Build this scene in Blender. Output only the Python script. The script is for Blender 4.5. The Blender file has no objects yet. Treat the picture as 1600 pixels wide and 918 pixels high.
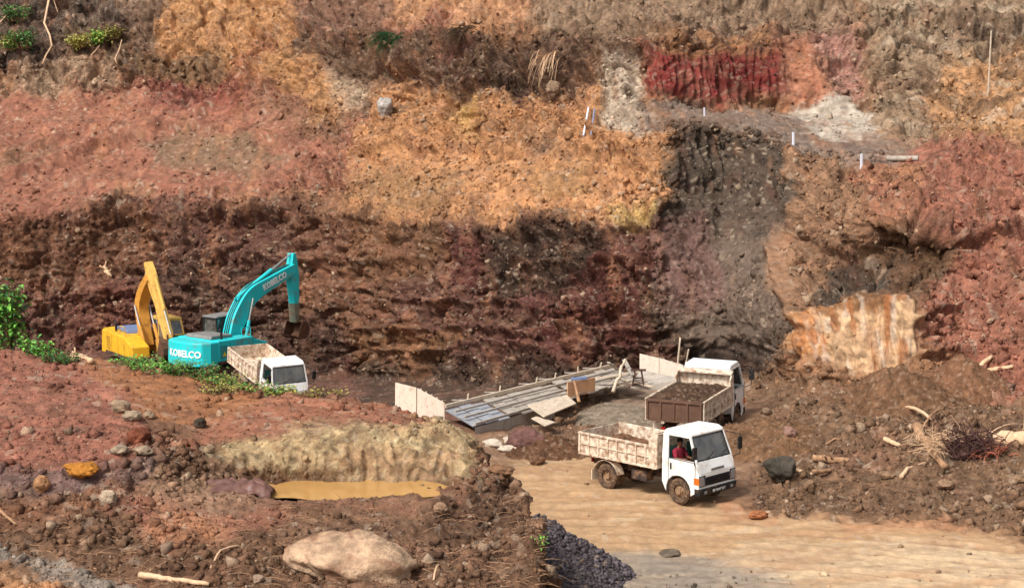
import bpy, bmesh, math, random
import numpy as np
from mathutils import Vector, Matrix
R = math.radians
random.seed(7); RNG = np.random.default_rng(7)
C = bpy.context.scene.collection
scene = bpy.context.scene

# ------------------------------------------------------------------ camera
H = 14.0; PITCH = R(8.0); F = 2986.0          # camera height, downward pitch, focal length in photo pixels
cd = bpy.data.cameras.new('camera'); cam = bpy.data.objects.new('camera', cd); C.objects.link(cam)
cam.location = (0, 0, H); cam.rotation_euler = (R(90) - PITCH, 0, 0)
cd.sensor_width = 36.0; cd.lens = 36.0 * F / 1600.0; cd.clip_start = 0.5; cd.clip_end = 2000
scene.camera = cam
# ------------------------------------------------------------------ world, sun, exposure
SUN_EL, SUN_AZ = R(50), R(222)                # azimuth clockwise from +Y (view direction)
w = bpy.data.worlds.new('World'); scene.world = w; w.use_nodes = True
nt = w.node_tree; bg = nt.nodes['Background']
sky = nt.nodes.new('ShaderNodeTexSky'); sky.sky_type = 'NISHITA'; sky.sun_disc = False
sky.sun_elevation = SUN_EL; sky.sun_rotation = SUN_AZ; sky.air_density = 1.0; sky.dust_density = 5.0; sky.ozone_density = 1.0
hs = nt.nodes.new('ShaderNodeHueSaturation'); hs.inputs['Saturation'].default_value = 0.35; nt.links.new(sky.outputs[0], hs.inputs['Color']); nt.links.new(hs.outputs[0], bg.inputs[0]); bg.inputs[1].default_value = 0.068
sl = bpy.data.lights.new('sun', 'SUN'); sl.energy = 1.3; sl.angle = R(12); sl.color = (1.0, 0.965, 0.91)
so = bpy.data.objects.new('sun', sl); C.objects.link(so)
sd = Vector((math.sin(SUN_AZ) * math.cos(SUN_EL), math.cos(SUN_AZ) * math.cos(SUN_EL), math.sin(SUN_EL)))
so.rotation_euler = sd.to_track_quat('Z', 'Y').to_euler(); so.location = sd * 50
scene.view_settings.view_transform = 'Standard'; scene.view_settings.look = 'None'
scene.view_settings.gamma = 1; scene.view_settings.exposure = 1.24
scene.render.engine = 'CYCLES'
try: scene.cycles.max_bounces = 5; scene.cycles.transparent_max_bounces = 6
except Exception: pass

# ------------------------------------------------------------------ maths helpers
def px(u, v, Y):
    a = (u - 800) / F; b = -(v - 459) / F; cp, sp = math.cos(PITCH), math.sin(PITCH)
    t = Y / (cp + b * sp)
    return Vector((a * t, Y, H + t * (-sp + b * cp)))
def z_of(v, Y): return px(800, v, Y).z
def y_of(v, z=0.0):
    b = -(v - 459) / F; cp, sp = math.cos(PITCH), math.sin(PITCH)
    return (z - H) * (cp + b * sp) / (-sp + b * cp)
def lin(c):
    c = np.asarray(c, float) / 255.0
    return np.where(c <= 0.04045, c / 12.92, ((c + 0.055) / 1.055) ** 2.4)
_perm = RNG.permutation(256).astype(np.int32); _perm = np.concatenate([_perm, _perm, _perm])
_g = RNG.normal(size=(256, 3)).astype(np.float32); _g /= np.linalg.norm(_g, axis=1)[:, None]
def perlin(x, y, z):
    x = np.asarray(x, np.float32); y = np.asarray(y, np.float32); z = np.asarray(z, np.float32)
    xi = np.floor(x).astype(np.int32); yi = np.floor(y).astype(np.int32); zi = np.floor(z).astype(np.int32)
    fx = x - xi; fy = y - yi; fz = z - zi; xi &= 255; yi &= 255; zi &= 255
    u = fx * fx * (3 - 2 * fx); v = fy * fy * (3 - 2 * fy); ww = fz * fz * (3 - 2 * fz)
    def gr(a, b, c):
        h = _perm[_perm[_perm[(xi + a)] + yi + b] + zi + c] & 255
        g = _g[h]; return g[..., 0] * (fx - a) + g[..., 1] * (fy - b) + g[..., 2] * (fz - c)
    def L(a, b, t): return a + (b - a) * t
    return L(L(L(gr(0,0,0), gr(1,0,0), u), L(gr(0,1,0), gr(1,1,0), u), v),
             L(L(gr(0,0,1), gr(1,0,1), u), L(gr(0,1,1), gr(1,1,1), u), v), ww) * 1.6
def fbm(x, y, z, o=3, ridge=False):
    s = 0; a = 1.0; n = 0
    for i in range(o):
        q = perlin(x * 2 ** i + i * 17.3, y * 2 ** i + 5.1 * i, z * 2 ** i + 9.7 * i)
        if ridge: q = 1 - 2 * np.abs(q)
        s = s + a * q; n += a; a *= 0.5
    return s / n
def sstep(a, b, x):
    t = np.clip((x - a) / (b - a), 0, 1); return t * t * (3 - 2 * t)

# ------------------------------------------------------------------ tagging
def tag(o, label=None, cat=None, group=None, kind=None):
    if label: o['label'] = label
    if cat: o['category'] = cat
    if group: o['group'] = group
    if kind: o['kind'] = kind
    return o
def thing(name, label, cat, loc=(0, 0, 0), rot=(0, 0, 0), group=None):
    o = bpy.data.objects.new(name, None); C.objects.link(o); o.empty_display_size = 0.2
    o.location = loc; o.rotation_euler = rot
    return tag(o, label, cat, group)
def copy_tree(o, parent=None):
    c = o.copy(); C.objects.link(c); c.parent = parent
    for ch in [k for k in bpy.data.objects if k.parent == o]: copy_tree(ch, c)
    return c

# ------------------------------------------------------------------ materials
def mat(name, col, rough=0.8, metal=0.0, var=0.25, scale=3.0, dirt=None, dirt_amt=0.5, bump=0.0, bscale=20.0, spec=0.3, streak=None):
    m = bpy.data.materials.new(name); m.use_nodes = True; n = m.node_tree.nodes; l = m.node_tree.links
    b = n['Principled BSDF']; b.inputs['Roughness'].default_value = rough; b.inputs['Metallic'].default_value = metal
    b.inputs['Specular IOR Level'].default_value = spec
    tc = n.new('ShaderNodeTexCoord'); no = n.new('ShaderNodeTexNoise'); no.inputs['Scale'].default_value = scale; no.inputs['Detail'].default_value = 6
    if streak:
        mp = n.new('ShaderNodeMapping'); mp.inputs['Scale'].default_value = streak; l.new(tc.outputs['Object'], mp.inputs[0]); l.new(mp.outputs[0], no.inputs['Vector'])
    else: l.new(tc.outputs['Object'], no.inputs['Vector'])
    c = lin(col)
    r = n.new('ShaderNodeValToRGB'); l.new(no.outputs['Fac'], r.inputs[0])
    r.color_ramp.elements[0].position = 0.3; r.color_ramp.elements[1].position = 0.7
    r.color_ramp.elements[0].color = (*(c * (1 - var)), 1); r.color_ramp.elements[1].color = (*np.minimum(c * (1 + var), 0.9), 1)
    out = r.outputs[0]
    if dirt is not None:
        n2 = n.new('ShaderNodeTexNoise'); n2.inputs['Scale'].default_value = scale * 1.7; n2.inputs['Detail'].default_value = 8; n2.inputs['Roughness'].default_value = 0.7
        l.new(tc.outputs['Object'], n2.inputs['Vector'])
        r2 = n.new('ShaderNodeValToRGB'); r2.color_ramp.elements[0].position = 0.62 - 0.3 * dirt_amt; r2.color_ramp.elements[1].position = 0.75 - 0.2 * dirt_amt
        r2.color_ramp.elements[1].color = (min(1, .35 + dirt_amt),) * 3 + (1,)
        l.new(n2.outputs['Fac'], r2.inputs[0])
        mx = n.new('ShaderNodeMix'); mx.data_type = 'RGBA'; l.new(r2.outputs[0], mx.inputs[0]); l.new(out, mx.inputs[6]); mx.inputs[7].default_value = (*lin(dirt), 1)
        out = mx.outputs[2]
    l.new(out, b.inputs['Base Color'])
    if bump:
        bn = n.new('ShaderNodeTexNoise'); bn.inputs['Scale'].default_value = bscale; bn.inputs['Detail'].default_value = 5; l.new(tc.outputs['Object'], bn.inputs['Vector'])
        bp = n.new('ShaderNodeBump'); bp.inputs['Strength'].default_value = bump; bp.inputs['Distance'].default_value = 0.03
        l.new(bn.outputs['Fac'], bp.inputs['Height']); l.new(bp.outputs[0], b.inputs['Normal'])
    return m
def glass_mat(name, tint=0.25):
    m = bpy.data.materials.new(name); m.use_nodes = True; n = m.node_tree.nodes; l = m.node_tree.links
    b = n['Principled BSDF']; n.remove(b); out = n['Material Output']
    tr = n.new('ShaderNodeBsdfTransparent'); tr.inputs[0].default_value = (tint, tint * 1.05, tint * 1.05, 1)
    gl = n.new('ShaderNodeBsdfGlossy'); gl.inputs['Roughness'].default_value = 0.06; gl.inputs[0].default_value = (.9, .95, 1, 1)
    fr = n.new('ShaderNodeFresnel'); fr.inputs[0].default_value = 1.9; mx = n.new('ShaderNodeMixShader')
    l.new(fr.outputs[0], mx.inputs[0]); l.new(tr.outputs[0], mx.inputs[1]); l.new(gl.outputs[0], mx.inputs[2]); df = n.new('ShaderNodeBsdfDiffuse'); df.inputs[0].default_value = (.5, .46, .4, 1); tc = n.new('ShaderNodeTexCoord'); no = n.new('ShaderNodeTexNoise'); no.inputs['Scale'].default_value = 2.5; no.inputs['Detail'].default_value = 5; l.new(tc.outputs['Object'], no.inputs['Vector']); mr = n.new('ShaderNodeMapRange'); mr.inputs[1].default_value = .35; mr.inputs[2].default_value = .7; mr.inputs[3].default_value = .08; mr.inputs[4].default_value = .32; l.new(no.outputs['Fac'], mr.inputs[0]); m2 = n.new('ShaderNodeMixShader'); l.new(mr.outputs[0], m2.inputs[0]); l.new(mx.outputs[0], m2.inputs[1]); l.new(df.outputs[0], m2.inputs[2]); l.new(m2.outputs[0], out.inputs[0])
    return m
def soil_mat(name, fine=1.0, attr='Col', bump=1.0):
    m = bpy.data.materials.new(name); m.use_nodes = True; n = m.node_tree.nodes; l = m.node_tree.links
    b = n['Principled BSDF']; b.inputs['Roughness'].default_value = 0.95; b.inputs['Specular IOR Level'].default_value = 0.12
    a = n.new('ShaderNodeAttribute'); a.attribute_name = attr
    tc = n.new('ShaderNodeTexCoord')
    def noise(s, d=4, rgh=0.6):
        x = n.new('ShaderNodeTexNoise'); x.inputs['Scale'].default_value = s; x.inputs['Detail'].default_value = d; x.inputs['Roughness'].default_value = rgh
        l.new(tc.outputs['Object'], x.inputs['Vector']); return x
    n1 = noise(2.3, 8, 0.75)
    r1 = n.new('ShaderNodeMapRange'); r1.inputs[1].default_value = 0.32; r1.inputs[2].default_value = 0.68; r1.inputs[3].default_value = 0.45; r1.inputs[4].default_value = 1.5
    l.new(n1.outputs['Fac'], r1.inputs[0])
    mxa = n.new('ShaderNodeMix'); mxa.data_type = 'FLOAT'; l.new(a.outputs['Alpha'], mxa.inputs[0]); mxa.inputs[2].default_value = 1.0; l.new(r1.outputs[0], mxa.inputs[3])
    vm = n.new('ShaderNodeVectorMath'); vm.operation = 'SCALE'; l.new(a.outputs['Color'], vm.inputs[0]); l.new(mxa.outputs[0], vm.inputs['Scale'])
    # pale grit
    vo = n.new('ShaderNodeTexVoronoi'); vo.inputs['Scale'].default_value = 5.5; l.new(tc.outputs['Object'], vo.inputs['Vector'])
    rr = n.new('ShaderNodeValToRGB'); rr.color_ramp.elements[0].position = 0.12; rr.color_ramp.elements[0].color = (1, 1, 1, 1); rr.color_ramp.elements[1].position = 0.25; rr.color_ramp.elements[1].color = (0, 0, 0, 1)
    l.new(vo.outputs['Distance'], rr.inputs[0])
    sp = n.new('ShaderNodeSeparateColor'); l.new(vo.outputs['Color'], sp.inputs[0])
    th = n.new('ShaderNodeMath'); th.operation = 'GREATER_THAN'; th.inputs[1].default_value = 0.72; l.new(sp.outputs[0], th.inputs[0])
    ml = n.new('ShaderNodeMath'); ml.operation = 'MULTIPLY'; l.new(rr.outputs[0], ml.inputs[0]); l.new(th.outputs[0], ml.inputs[1])
    m2 = n.new('ShaderNodeMath'); m2.operation = 'MULTIPLY'; m2.inputs[1].default_value = 0.45 * fine; l.new(ml.outputs[0], m2.inputs[0])
    mx = n.new('ShaderNodeMix'); mx.data_type = 'RGBA'; l.new(m2.outputs[0], mx.inputs[0]); l.new(vm.outputs[0], mx.inputs[6])
    mx.inputs[7].default_value = (0.45, 0.36, 0.27, 1)
    l.new(mx.outputs[2], b.inputs['Base Color'])
    n2 = noise(7, 8, 0.72)
    hsum = n2.outputs['Fac']
    for vs_, vk_ in ((3.6, .42), (9.5, .26)):
        dn = noise(vs_ * 1.5, 3); dm = n.new('ShaderNodeVectorMath'); dm.operation = 'MULTIPLY_ADD'; l.new(dn.outputs['Color'], dm.inputs[0]); dm.inputs[1].default_value = (.35 / vs_ * 3,) * 3; l.new(tc.outputs['Object'], dm.inputs[2])
        vv_ = n.new('ShaderNodeTexVoronoi'); vv_.inputs['Scale'].default_value = vs_; l.new(dm.outputs[0], vv_.inputs['Vector'])
        q_ = n.new('ShaderNodeMath'); q_.operation = 'MULTIPLY_ADD'; l.new(vv_.outputs['Distance'], q_.inputs[0]); q_.inputs[1].default_value = -vk_; l.new(hsum, q_.inputs[2]); hsum = q_.outputs[0]
    bp = n.new('ShaderNodeBump'); bp.inputs['Strength'].default_value = 0.9 * bump; bp.inputs['Distance'].default_value = 0.15; l.new(hsum, bp.inputs['Height'])
    sm = n.new('ShaderNodeMath'); sm.operation = 'MULTIPLY'; sm.inputs[1].default_value = 0.9 * bump; l.new(a.outputs['Alpha'], sm.inputs[0]); l.new(sm.outputs[0], bp.inputs['Strength'])
    l.new(bp.outputs[0], b.inputs['Normal'])
    return m

# ------------------------------------------------------------------ the terrain: control rows of real (distance, height) per column
UC = np.concatenate([np.arange(-350, -60, 9.0), np.arange(-60, 1660, 1.9), np.arange(1660, 1990, 9.0)])
def row_vy(pts):
    u = [p[0] for p in pts]; Y = []; Z = []
    for (uu, v, y) in pts:
        if y is None: y = y_of(v, 0.0)
        Y.append(y); Z.append(z_of(v, y))
    return np.interp(UC, u, Y), np.interp(UC, u, Z)
def row_yz(u, Y, Z): return np.interp(UC, u, Y), np.interp(UC, u, Z)
def road(v): return [(876, v, None), (2000, v, None)]
rows = []; segs = []; names = []
def add(row, n, name): rows.append(row); segs.append(int(n * 1.35)); names.append(name)
add(row_vy([(-350,1150,29),(700,1150,29),(860,1160,28)] + road(1160)), 0, 'R0')
add(row_vy([(-350,930,36.6),(700,930,36.6),(835,940,36.2),(862,950,35.6)] + road(952)), 26, 'R1')
add(row_vy([(-350,850,39),(0,845,39.4),(400,840,40),(700,840,40.3),(760,850,40),(790,870,39.3),(820,885,38.3),(835,905,37.4),(862,940,36.2)] + road(941)), 48, 'R2')
add(row_vy([(-350,780,41),(0,780,41),(200,775,41.5),(340,775,42.5),(450,779,43),(600,776,43.1),(700,764,43.9),(740,778,43),(790,818,41.3),(820,842,40),(837,880,38.2),(862,932,36.6)] + road(932)), 36, 'R3')
add(row_vy([(-350,765,42),(0,762,41.5),(200,755,42),(340,762,43.4),(450,766,43.9),(600,762,44.0),(700,752,44.6),(740,762,43.8),(790,800,42.2),(820,825,40.7),(837,865,38.7),(862,926,37)] + road(925)), 12, 'R3b')
add(row_vy([(-350,745,43),(0,742,42.3),(200,732,42.6),(330,742,43.9),(450,748,44.9),(600,742,45.1),(700,735,45.5),(740,740,45),(790,785,43),(820,810,41.4),(838,855,39.1),(862,920,37.3)] + road(917)), 14, 'R4')
add(row_vy([(-350,640,47),(0,645,47),(200,655,46),(330,690,45.2),(360,686,45.4),(450,677,45.7),(600,668,46.2),(700,668,46.8),(740,697,46.2),(790,762,44.5),(820,788,42.5),(840,840,39.9),(862,914,37.7)] + road(909)), 56, 'R5')
add(row_vy([(-350,545,52),(0,541,53),(60,552,53),(200,566,53),(300,582,52),(400,606,51),(500,616,50.5),(600,627,50),(700,656,49.2),(742,684,48),(765,728,46.8),(790,748,46),(820,768,43.9),(842,828,40.5),(862,908,38)] + road(900)), 44, 'R6')
FU = [-350,0,200,400,600,700,760,800,840,862,876]
add(row_yz(FU + [1200,2000], [59,59,58,57,55,54,52,49.5,44.5,42,y_of(891)]+[y_of(891)]*2, [-1.5,-1.5,-1.4,-1,-.3,0,0,0,0,0,0,0,0]), 40, 'R7')
def mixrow(left, right):      # left: (u,Y,z); right: (u,v,Y)
    p = list(left) + [(u, y if y else y_of(v), z_of(v, y if y else y_of(v))) for (u, v, y) in right]
    return row_yz([q[0] for q in p], [q[1] for q in p], [q[2] for q in p])
add(mixrow([(-350,62,-1.8),(0,61,-1.8),(400,59,-1.3),(700,57,0),(840,54.5,0)], [(1000,792,None),(1200,790,None),(1400,816,None),(1600,842,None),(2000,842,None)]), 52, 'F1')
add(mixrow([(-350,68,-2.4),(0,67,-2.3),(400,64,-1.9),(700,61,0),(840,59,0)], [(1000,741,None),(1200,742,58.3),(1400,762,56.6),(1500,755,56),(1600,762,55),(2000,760,55)]), 30, 'F2')
add(mixrow([(-350,76,-2.9),(0,76,-2.9),(400,72,-2.4),(700,66.5,-.1)], [(1000,691,64.2),(1100,695,64.5),(1200,690,61.9),(1300,680,61.3),(1400,690,60.8),(1500,680,60),(1600,690,58.2),(2000,690,58)]), 32, 'F3')
add(mixrow([(-350,88,-3.0),(0,90,-3.0),(400,90,-3.0),(600,78,-1.8),(700,75,-1)], [(1000,634,71.5),(1100,636,72),(1180,640,69),(1300,632,64.6),(1400,640,64.3),(1500,640,63),(1600,655,61.2),(2000,660,61)]), 34, 'F4')
CU = [-350,0,200,400,550,700,900,1030,1070,1130,1220,1250,1350,1420,1500,1600,2000]
def crow(n, name, V, Y): add(row_vy(list(zip(CU, V, Y))), n, name)
crow(26,'C0',[560,555,556,575,590,602,590,582,576,563,585,600,602,600,622,635,645],[101,101,101,99,94,86,81,81,81.5,82,74,70,68,67,65.5,63.5,62])
crow(26,'C1',[525,520,520,530,540,550,540,535,522,518,535,545,576,580,570,590,600],[102,102,102,100,94.5,87,82,81.4,82,82.3,75,70.6,68.3,67.5,68,66.5,65])
crow(44,'C2',[450,450,440,450,455,460,455,450,455,460,455,470,467,465,500,500,520],[103,103,103,101,95.5,88.5,84,82.5,82.8,83,77.5,73,69.8,68.8,70,69,68])
crow(28,'C3',[400,400,390,395,400,405,405,400,405,410,400,400,400,420,430,430,440],[104,104,104,102,96.5,90,85,83.2,84.3,85,80.5,77,74.5,73,72.5,71,71])
crow(32,'C4',[330,330,325,320,335,350,345,335,340,345,330,330,335,340,365,350,350],[105.5,105.5,105.5,103.5,98,91.5,86.5,84.5,86.8,88,84,80,75,73.5,73,75,75])
crow(44,'C5',[290,290,285,285,300,305,300,295,290,290,290,290,290,295,300,290,290],[109,109,109,107,102,96,91,87,89.3,90.8,87,83.5,81,80,79,80,80])
crow(44,'C6',[240,240,240,235,240,240,240,240,235,232,240,248,252,255,240,230,230],[114,114,114,111,105,100.5,96,89.5,91.2,92.6,90,87.5,86.5,86,86,86,86])
crow(44,'C7',[190,190,190,185,190,195,195,198,190,194,218,230,238,228,200,180,180],[118,118,118,115,108,103.5,99,91,92,93,90.5,89,88.5,90.5,92,92,92])
crow(34,'C8',[150,150,150,140,150,155,155,165,165,165,172,178,185,190,150,130,130],[121,121,121,118,110,105,101,99,100,101,102,102,101,99,97,97,97])
crow(26,'C9',[110,110,110,100,105,110,110,110,110,110,110,110,120,130,100,80,80],[123,123,123,120.5,111.5,106.5,102.5,100.3,101.2,102.2,103.2,103.2,103,102,101,101,101])
crow(32,'C10',[50,50,50,50,50,55,50,60,62,62,60,50,50,50,50,40,40],[126,126,126,123.5,115,109.5,105,101.5,102.2,103.2,104.3,105.5,106,106,105,105,105])
crow(26,'C11',[0]*17,[129,129,129,127,119,114,110,108,107,108,109,109,109,109,109,109,109])
crow(24,'C12',[-90]*17,[134,134,134,132,124,121,119,117,116,116,117,117,117,117,117,117,117])
crow(6,'C13',[-190]*17,[160,160,160,158,154,151,149,147,146,146,147,147,147,147,147,147,147])

def gsm(A, k, axis):
    if k < 1: return A
    x = np.arange(-3 * k, 3 * k + 1); g = np.exp(-x * x / (2.0 * k * k)); g /= g.sum()
    pad = [(0, 0), (0, 0)]; pad[axis] = (3 * k, 3 * k); B = np.pad(A, pad, mode='edge'); out = np.zeros_like(A)
    n = A.shape[axis]
    for i, gi in enumerate(g):
        out += gi * (B[i:i + n] if axis == 0 else B[:, i:i + n])
    return out
Yr = np.array([r[0] for r in rows]); Zr = np.array([r[1] for r in rows])
Yr = gsm(Yr, 3, 1); Zr = gsm(Zr, 3, 1)
YY = [Yr[:1]]; ZZ = [Zr[:1]]; KK = [np.zeros(1)]
for k in range(1, len(rows)):
    t = (np.arange(segs[k]) + 1.0)[:, None] / segs[k]
    YY.append(Yr[k-1] * (1 - t) + Yr[k] * t); ZZ.append(Zr[k-1] * (1 - t) + Zr[k] * t); KK.append(k - 1 + t[:, 0])
YY = np.concatenate(YY); ZZ = np.concatenate(ZZ); KK = np.concatenate(KK)
YY = gsm(YY, 2, 0); ZZ = gsm(ZZ, 2, 0)
cp, sp_ = math.cos(PITCH), math.sin(PITCH)
UU = np.broadcast_to(UC, YY.shape)
XX = (UU - 800) / F * (YY * cp - (ZZ - H) * sp_)
def vof(Y, Z): return 459 - F * (Y * sp_ + (Z - H) * cp) / (Y * cp - (Z - H) * sp_)
VV = vof(YY, ZZ)
NJ, NI = YY.shape
KG = np.broadcast_to(KK[:, None], YY.shape)
kR6 = names.index('R6'); kC0 = names.index('C0')
layerF = (KG <= kR6 + 0.25) & (UU < 872)

# --- domain-warped pixel coordinates of the strata borders (a one-off bake of soil zones and some painted shade onto the ground)
wu = UU + 46 * fbm(XX * .30, YY * .30, ZZ * .30, 6) + 9 * perlin(XX * 4, YY * 4, ZZ * 4)
wv = VV + 36 * fbm(XX * .30 + 40, YY * .30, ZZ * .30, 6) + 8 * perlin(XX * 4 + 9, YY * 4, ZZ * 4)
def poly(pts, soft=8.0, u=None, v=None):
    u = wu if u is None else u; v = wv if v is None else v
    P = np.array(pts, float); ins = np.zeros(u.shape, bool); dm = np.full(u.shape, 1e9)
    lo = P.min(0) - 3 * soft; hi = P.max(0) + 3 * soft
    sel = (u > lo[0]) & (u < hi[0]) & (v > lo[1]) & (v < hi[1]); uu = u[sel]; vv = v[sel]
    i2 = np.zeros(uu.shape, bool); d2 = np.full(uu.shape, 1e9)
    for i in range(len(P)):
        a = P[i]; b = P[(i + 1) % len(P)]; e = b - a
        t = np.clip(((uu - a[0]) * e[0] + (vv - a[1]) * e[1]) / (e @ e + 1e-9), 0, 1)
        d2 = np.minimum(d2, (uu - a[0] - t * e[0]) ** 2 + (vv - a[1] - t * e[1]) ** 2)
        c = ((a[1] > vv) != (b[1] > vv)) & (uu < (b[0] - a[0]) * (vv - a[1]) / (b[1] - a[1] + 1e-12) + a[0]); i2 ^= c
    sdist = np.where(i2, 1, -1) * np.sqrt(d2); out = np.zeros(u.shape); out[sel] = sstep(-soft, soft, sdist); return out
col = np.empty(YY.shape + (3,)); col[:] = lin((172, 122, 82)); col[layerF] = lin((146, 102, 72))
def paint(c, pts, lay='B', soft=8, a=1.0):
    m = poly(pts, soft * 1.8) * a * (layerF if lay == 'F' else ~layerF); global col
    col += (lin(c) - col) * m[..., None]
X0, X1 = -400, 2050
# back wall, drawn far to near
paint((160,128,98), [(830,-500),(1340,-500),(1340,90),(1000,60),(830,90)])
paint((205,146,98), [(600,-500),(830,-500),(830,30),(740,45),(600,30)])
paint((150,108,84), [(440,-500),(600,-500),(600,120),(520,110),(440,50)])
paint((162,92,74), [(600,20),(700,25),(690,50),(610,55)], a=.7)
paint((205,145,86), [(250,-60),(300,-60),(440,-20),(470,60),(520,110),(560,190),(480,220),(400,150),(300,130),(230,120),(240,50)])
paint((135,104,80), [(180,-500),(300,-500),(260,0),(245,90),(180,110)])
paint((104,86,72), [(X0,-500),(200,-500),(185,90),(100,105),(0,112),(X0,120)])
paint((128,100,66), [(90,30),(200,30),(190,90),(100,95)], a=.6)
paint((184,150,116), [(20,112),(190,100),(200,125),(70,150),(20,140)])
paint((162,102,76), [(X0,140),(20,140),(70,148),(200,120),(300,130),(420,140),(520,190),(560,260),(520,320),(380,290),(300,330),(200,300),(60,340),(40,400),(X0,400)])
paint((118,92,66), [(200,75),(350,70),(350,125),(210,122)], a=.8)
paint((138,70,58), [(215,125),(360,120),(330,160),(240,165)], a=.8)
paint((150,62,50), [(385,60),(415,60),(415,130),(345,165),(300,170),(370,110)], a=.5)
paint((132,104,76), [(220,215),(380,210),(440,255),(380,275),(240,255)], a=.85)
paint((122,92,64), [(0,235),(80,225),(90,245),(0,262)], a=.8)
paint((140,104,74), [(390,150),(520,175),(620,250),(560,240),(440,190)], a=.6)
paint((175,110,88), [(520,170),(610,150),(620,230),(540,245)], a=.7)
paint((202,178,146), [(520,110),(570,110),(570,165),(525,165)], a=.7)
paint((204,142,86), [(540,250),(600,120),(700,150),(830,150),(920,130),(1000,180),(1060,190),(1050,300),(1030,335),(940,352),(700,345),(545,325)])
paint((222,175,84), [(690,150),(740,150),(735,200),(700,200)], a=.7)
paint((122,92,68), [(480,60),(560,80),(620,45),(700,60),(780,85),(830,60),(900,50),(1010,60),(1010,85),(930,95),(900,150),(830,145),(700,150),(640,112),(560,120),(470,100)])
paint((150,96,72), [(690,75),(760,85),(750,110),(690,110)], a=.7)
paint((96,74,58), [(765,70),(820,80),(830,145),(775,150)], a=.8)  # hole in the upper wall: its inner shade is painted into the colour
paint((208,184,156), [(945,85),(990,85),(1008,130),(1010,205),(945,205),(930,150)], soft=5)
paint((128,104,86), [(832,205),(875,205),(885,245),(835,240)], a=.6)
paint((150,116,66), [(820,262),(930,255),(930,300),(830,300)], a=.5)
paint((138,104,66), [(545,270),(700,268),(720,300),(660,332),(560,310)], a=.6)
paint((205,170,88), [(960,318),(1030,312),(1025,345),(965,350)], a=.7)
paint((146,56,48), [(1012,82),(1215,72),(1222,150),(1060,158),(1012,152)])
paint((104,34,28), [(1120,95),(1195,90),(1190,135),(1120,140)], a=.7)
paint((172,112,58), [(1040,50),(1210,50),(1210,76),(1040,80)], a=.7)
paint((190,120,84), [(1215,66),(1290,60),(1290,165),(1216,160)])
paint((188,132,112), [(1290,48),(1345,50),(1350,150),(1290,150)])
paint((168,138,106), [(1335,-500),(X1,-500),(X1,110),(1500,150),(1480,215),(1360,210)])
paint((88,66,52), [(1500,18),(1700,32),(1700,52),(1500,38)], a=.9)
paint((88,66,48), [(1405,68),(1480,72),(1560,78),(1560,90),(1400,80)], a=.9)
paint((200,145,92), [(1480,120),(1560,80),(X1,70),(X1,250),(1560,250),(1450,200)])
paint((138,116,100), [(1000,172),(1100,158),(1240,180),(1340,215),(1450,225),(1440,252),(1340,262),(1240,240),(1150,205),(1060,192),(1000,190)], soft=5)
paint((196,180,160), [(1215,172),(1302,140),(1385,195),(1365,215),(1300,210)], soft=4)
paint((82,68,54), [(1052,190),(1150,200),(1240,240),(1245,330),(1205,380),(1200,440),(1110,450),(1000,470),(1010,340),(1050,300)], soft=6)
paint((114,94,78), [(1130,300),(1210,350),(1200,440),(1250,480),(1230,540),(1190,590),(1050,570),(1040,480),(1090,430)], a=.9)
paint((128,84,76), [(1020,345),(1115,340),(1120,470),(1040,480)], a=.85)
paint((78,62,50), [(1000,470),(1240,500),(1235,560),(1190,600),(1000,600)], a=.9)
paint((40,28,26), [(1075,538),(1180,528),(1200,575),(1090,585)], a=.9)  # cave mouth, its darkness painted on as near-black colour
paint((158,117,84), [(1240,245),(1345,262),(1352,320),(1320,380),(1275,400),(1250,520),(1195,430),(1205,380),(1245,335)])
paint((174,108,82), [(1345,262),(1400,250),(1450,205),(1600,240),(X1,240),(X1,660),(1600,650),(1430,520),(1430,470),(1500,400),(1420,320),(1350,315)])
paint((196,138,88), [(1360,255),(1440,255),(1430,310),(1370,305)], a=.6)
paint((112,80,54), [(1350,335),(1420,322),(1500,372),(1490,425),(1430,470),(1290,465),(1275,400),(1310,380)])
paint((86,78,68), [(1285,395),(1390,402),(1392,465),(1260,480),(1275,430)], a=.9)
paint((222,176,126), [(1240,515),(1275,468),(1420,470),(1425,545),(1385,585),(1225,548)], soft=4)
paint((206,132,58), [(1225,548),(1245,500),(1290,480),(1295,560)], a=.8, soft=6)
paint((150,96,44), [(1280,462),(1405,462),(1400,492),(1290,490)], a=.85, soft=5)
# the dark excavated wall
paint((116,76,62), [(60,330),(200,312),(440,312),(540,342),(700,350),(940,352),(1030,345),(1010,460),(1050,560),(990,640),(560,700),(X0,720),(X0,430),(30,430)])
paint((120,78,52), [(-60,360),(200,320),(260,340),(200,420),(100,450),(-60,430)], a=.85)
paint((98,44,38), [(690,370),(1020,380),(1010,560),(860,560),(800,460),(700,440)], a=.6)
paint((70,56,44), [(755,355),(945,355),(930,400),(860,460),(770,470)], a=.85)
paint((72,56,44), [(220,400),(520,420),(540,600),(250,600)], a=.55)
paint((128,90,52), [(535,340),(690,345),(680,420),(600,450),(550,430)], a=.65)
paint((150,100,66), [(430,330),(560,345),(640,400),(600,500),(520,520),(440,430)], a=.55)
paint((136,78,62), [(120,420),(300,470),(280,540),(120,540)], a=.5)
paint((132,90,50), [(540,500),(720,520),(690,575),(560,570)], a=.7)
paint((132,82,72), [(880,455),(910,450),(915,475),(800,480)], a=.8)
paint((122,70,62), [(770,525),(945,530),(935,560),(760,560)], a=.6)
paint((74,60,48), [(560,560),(1000,560),(960,620),(560,640)], a=.8)
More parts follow.
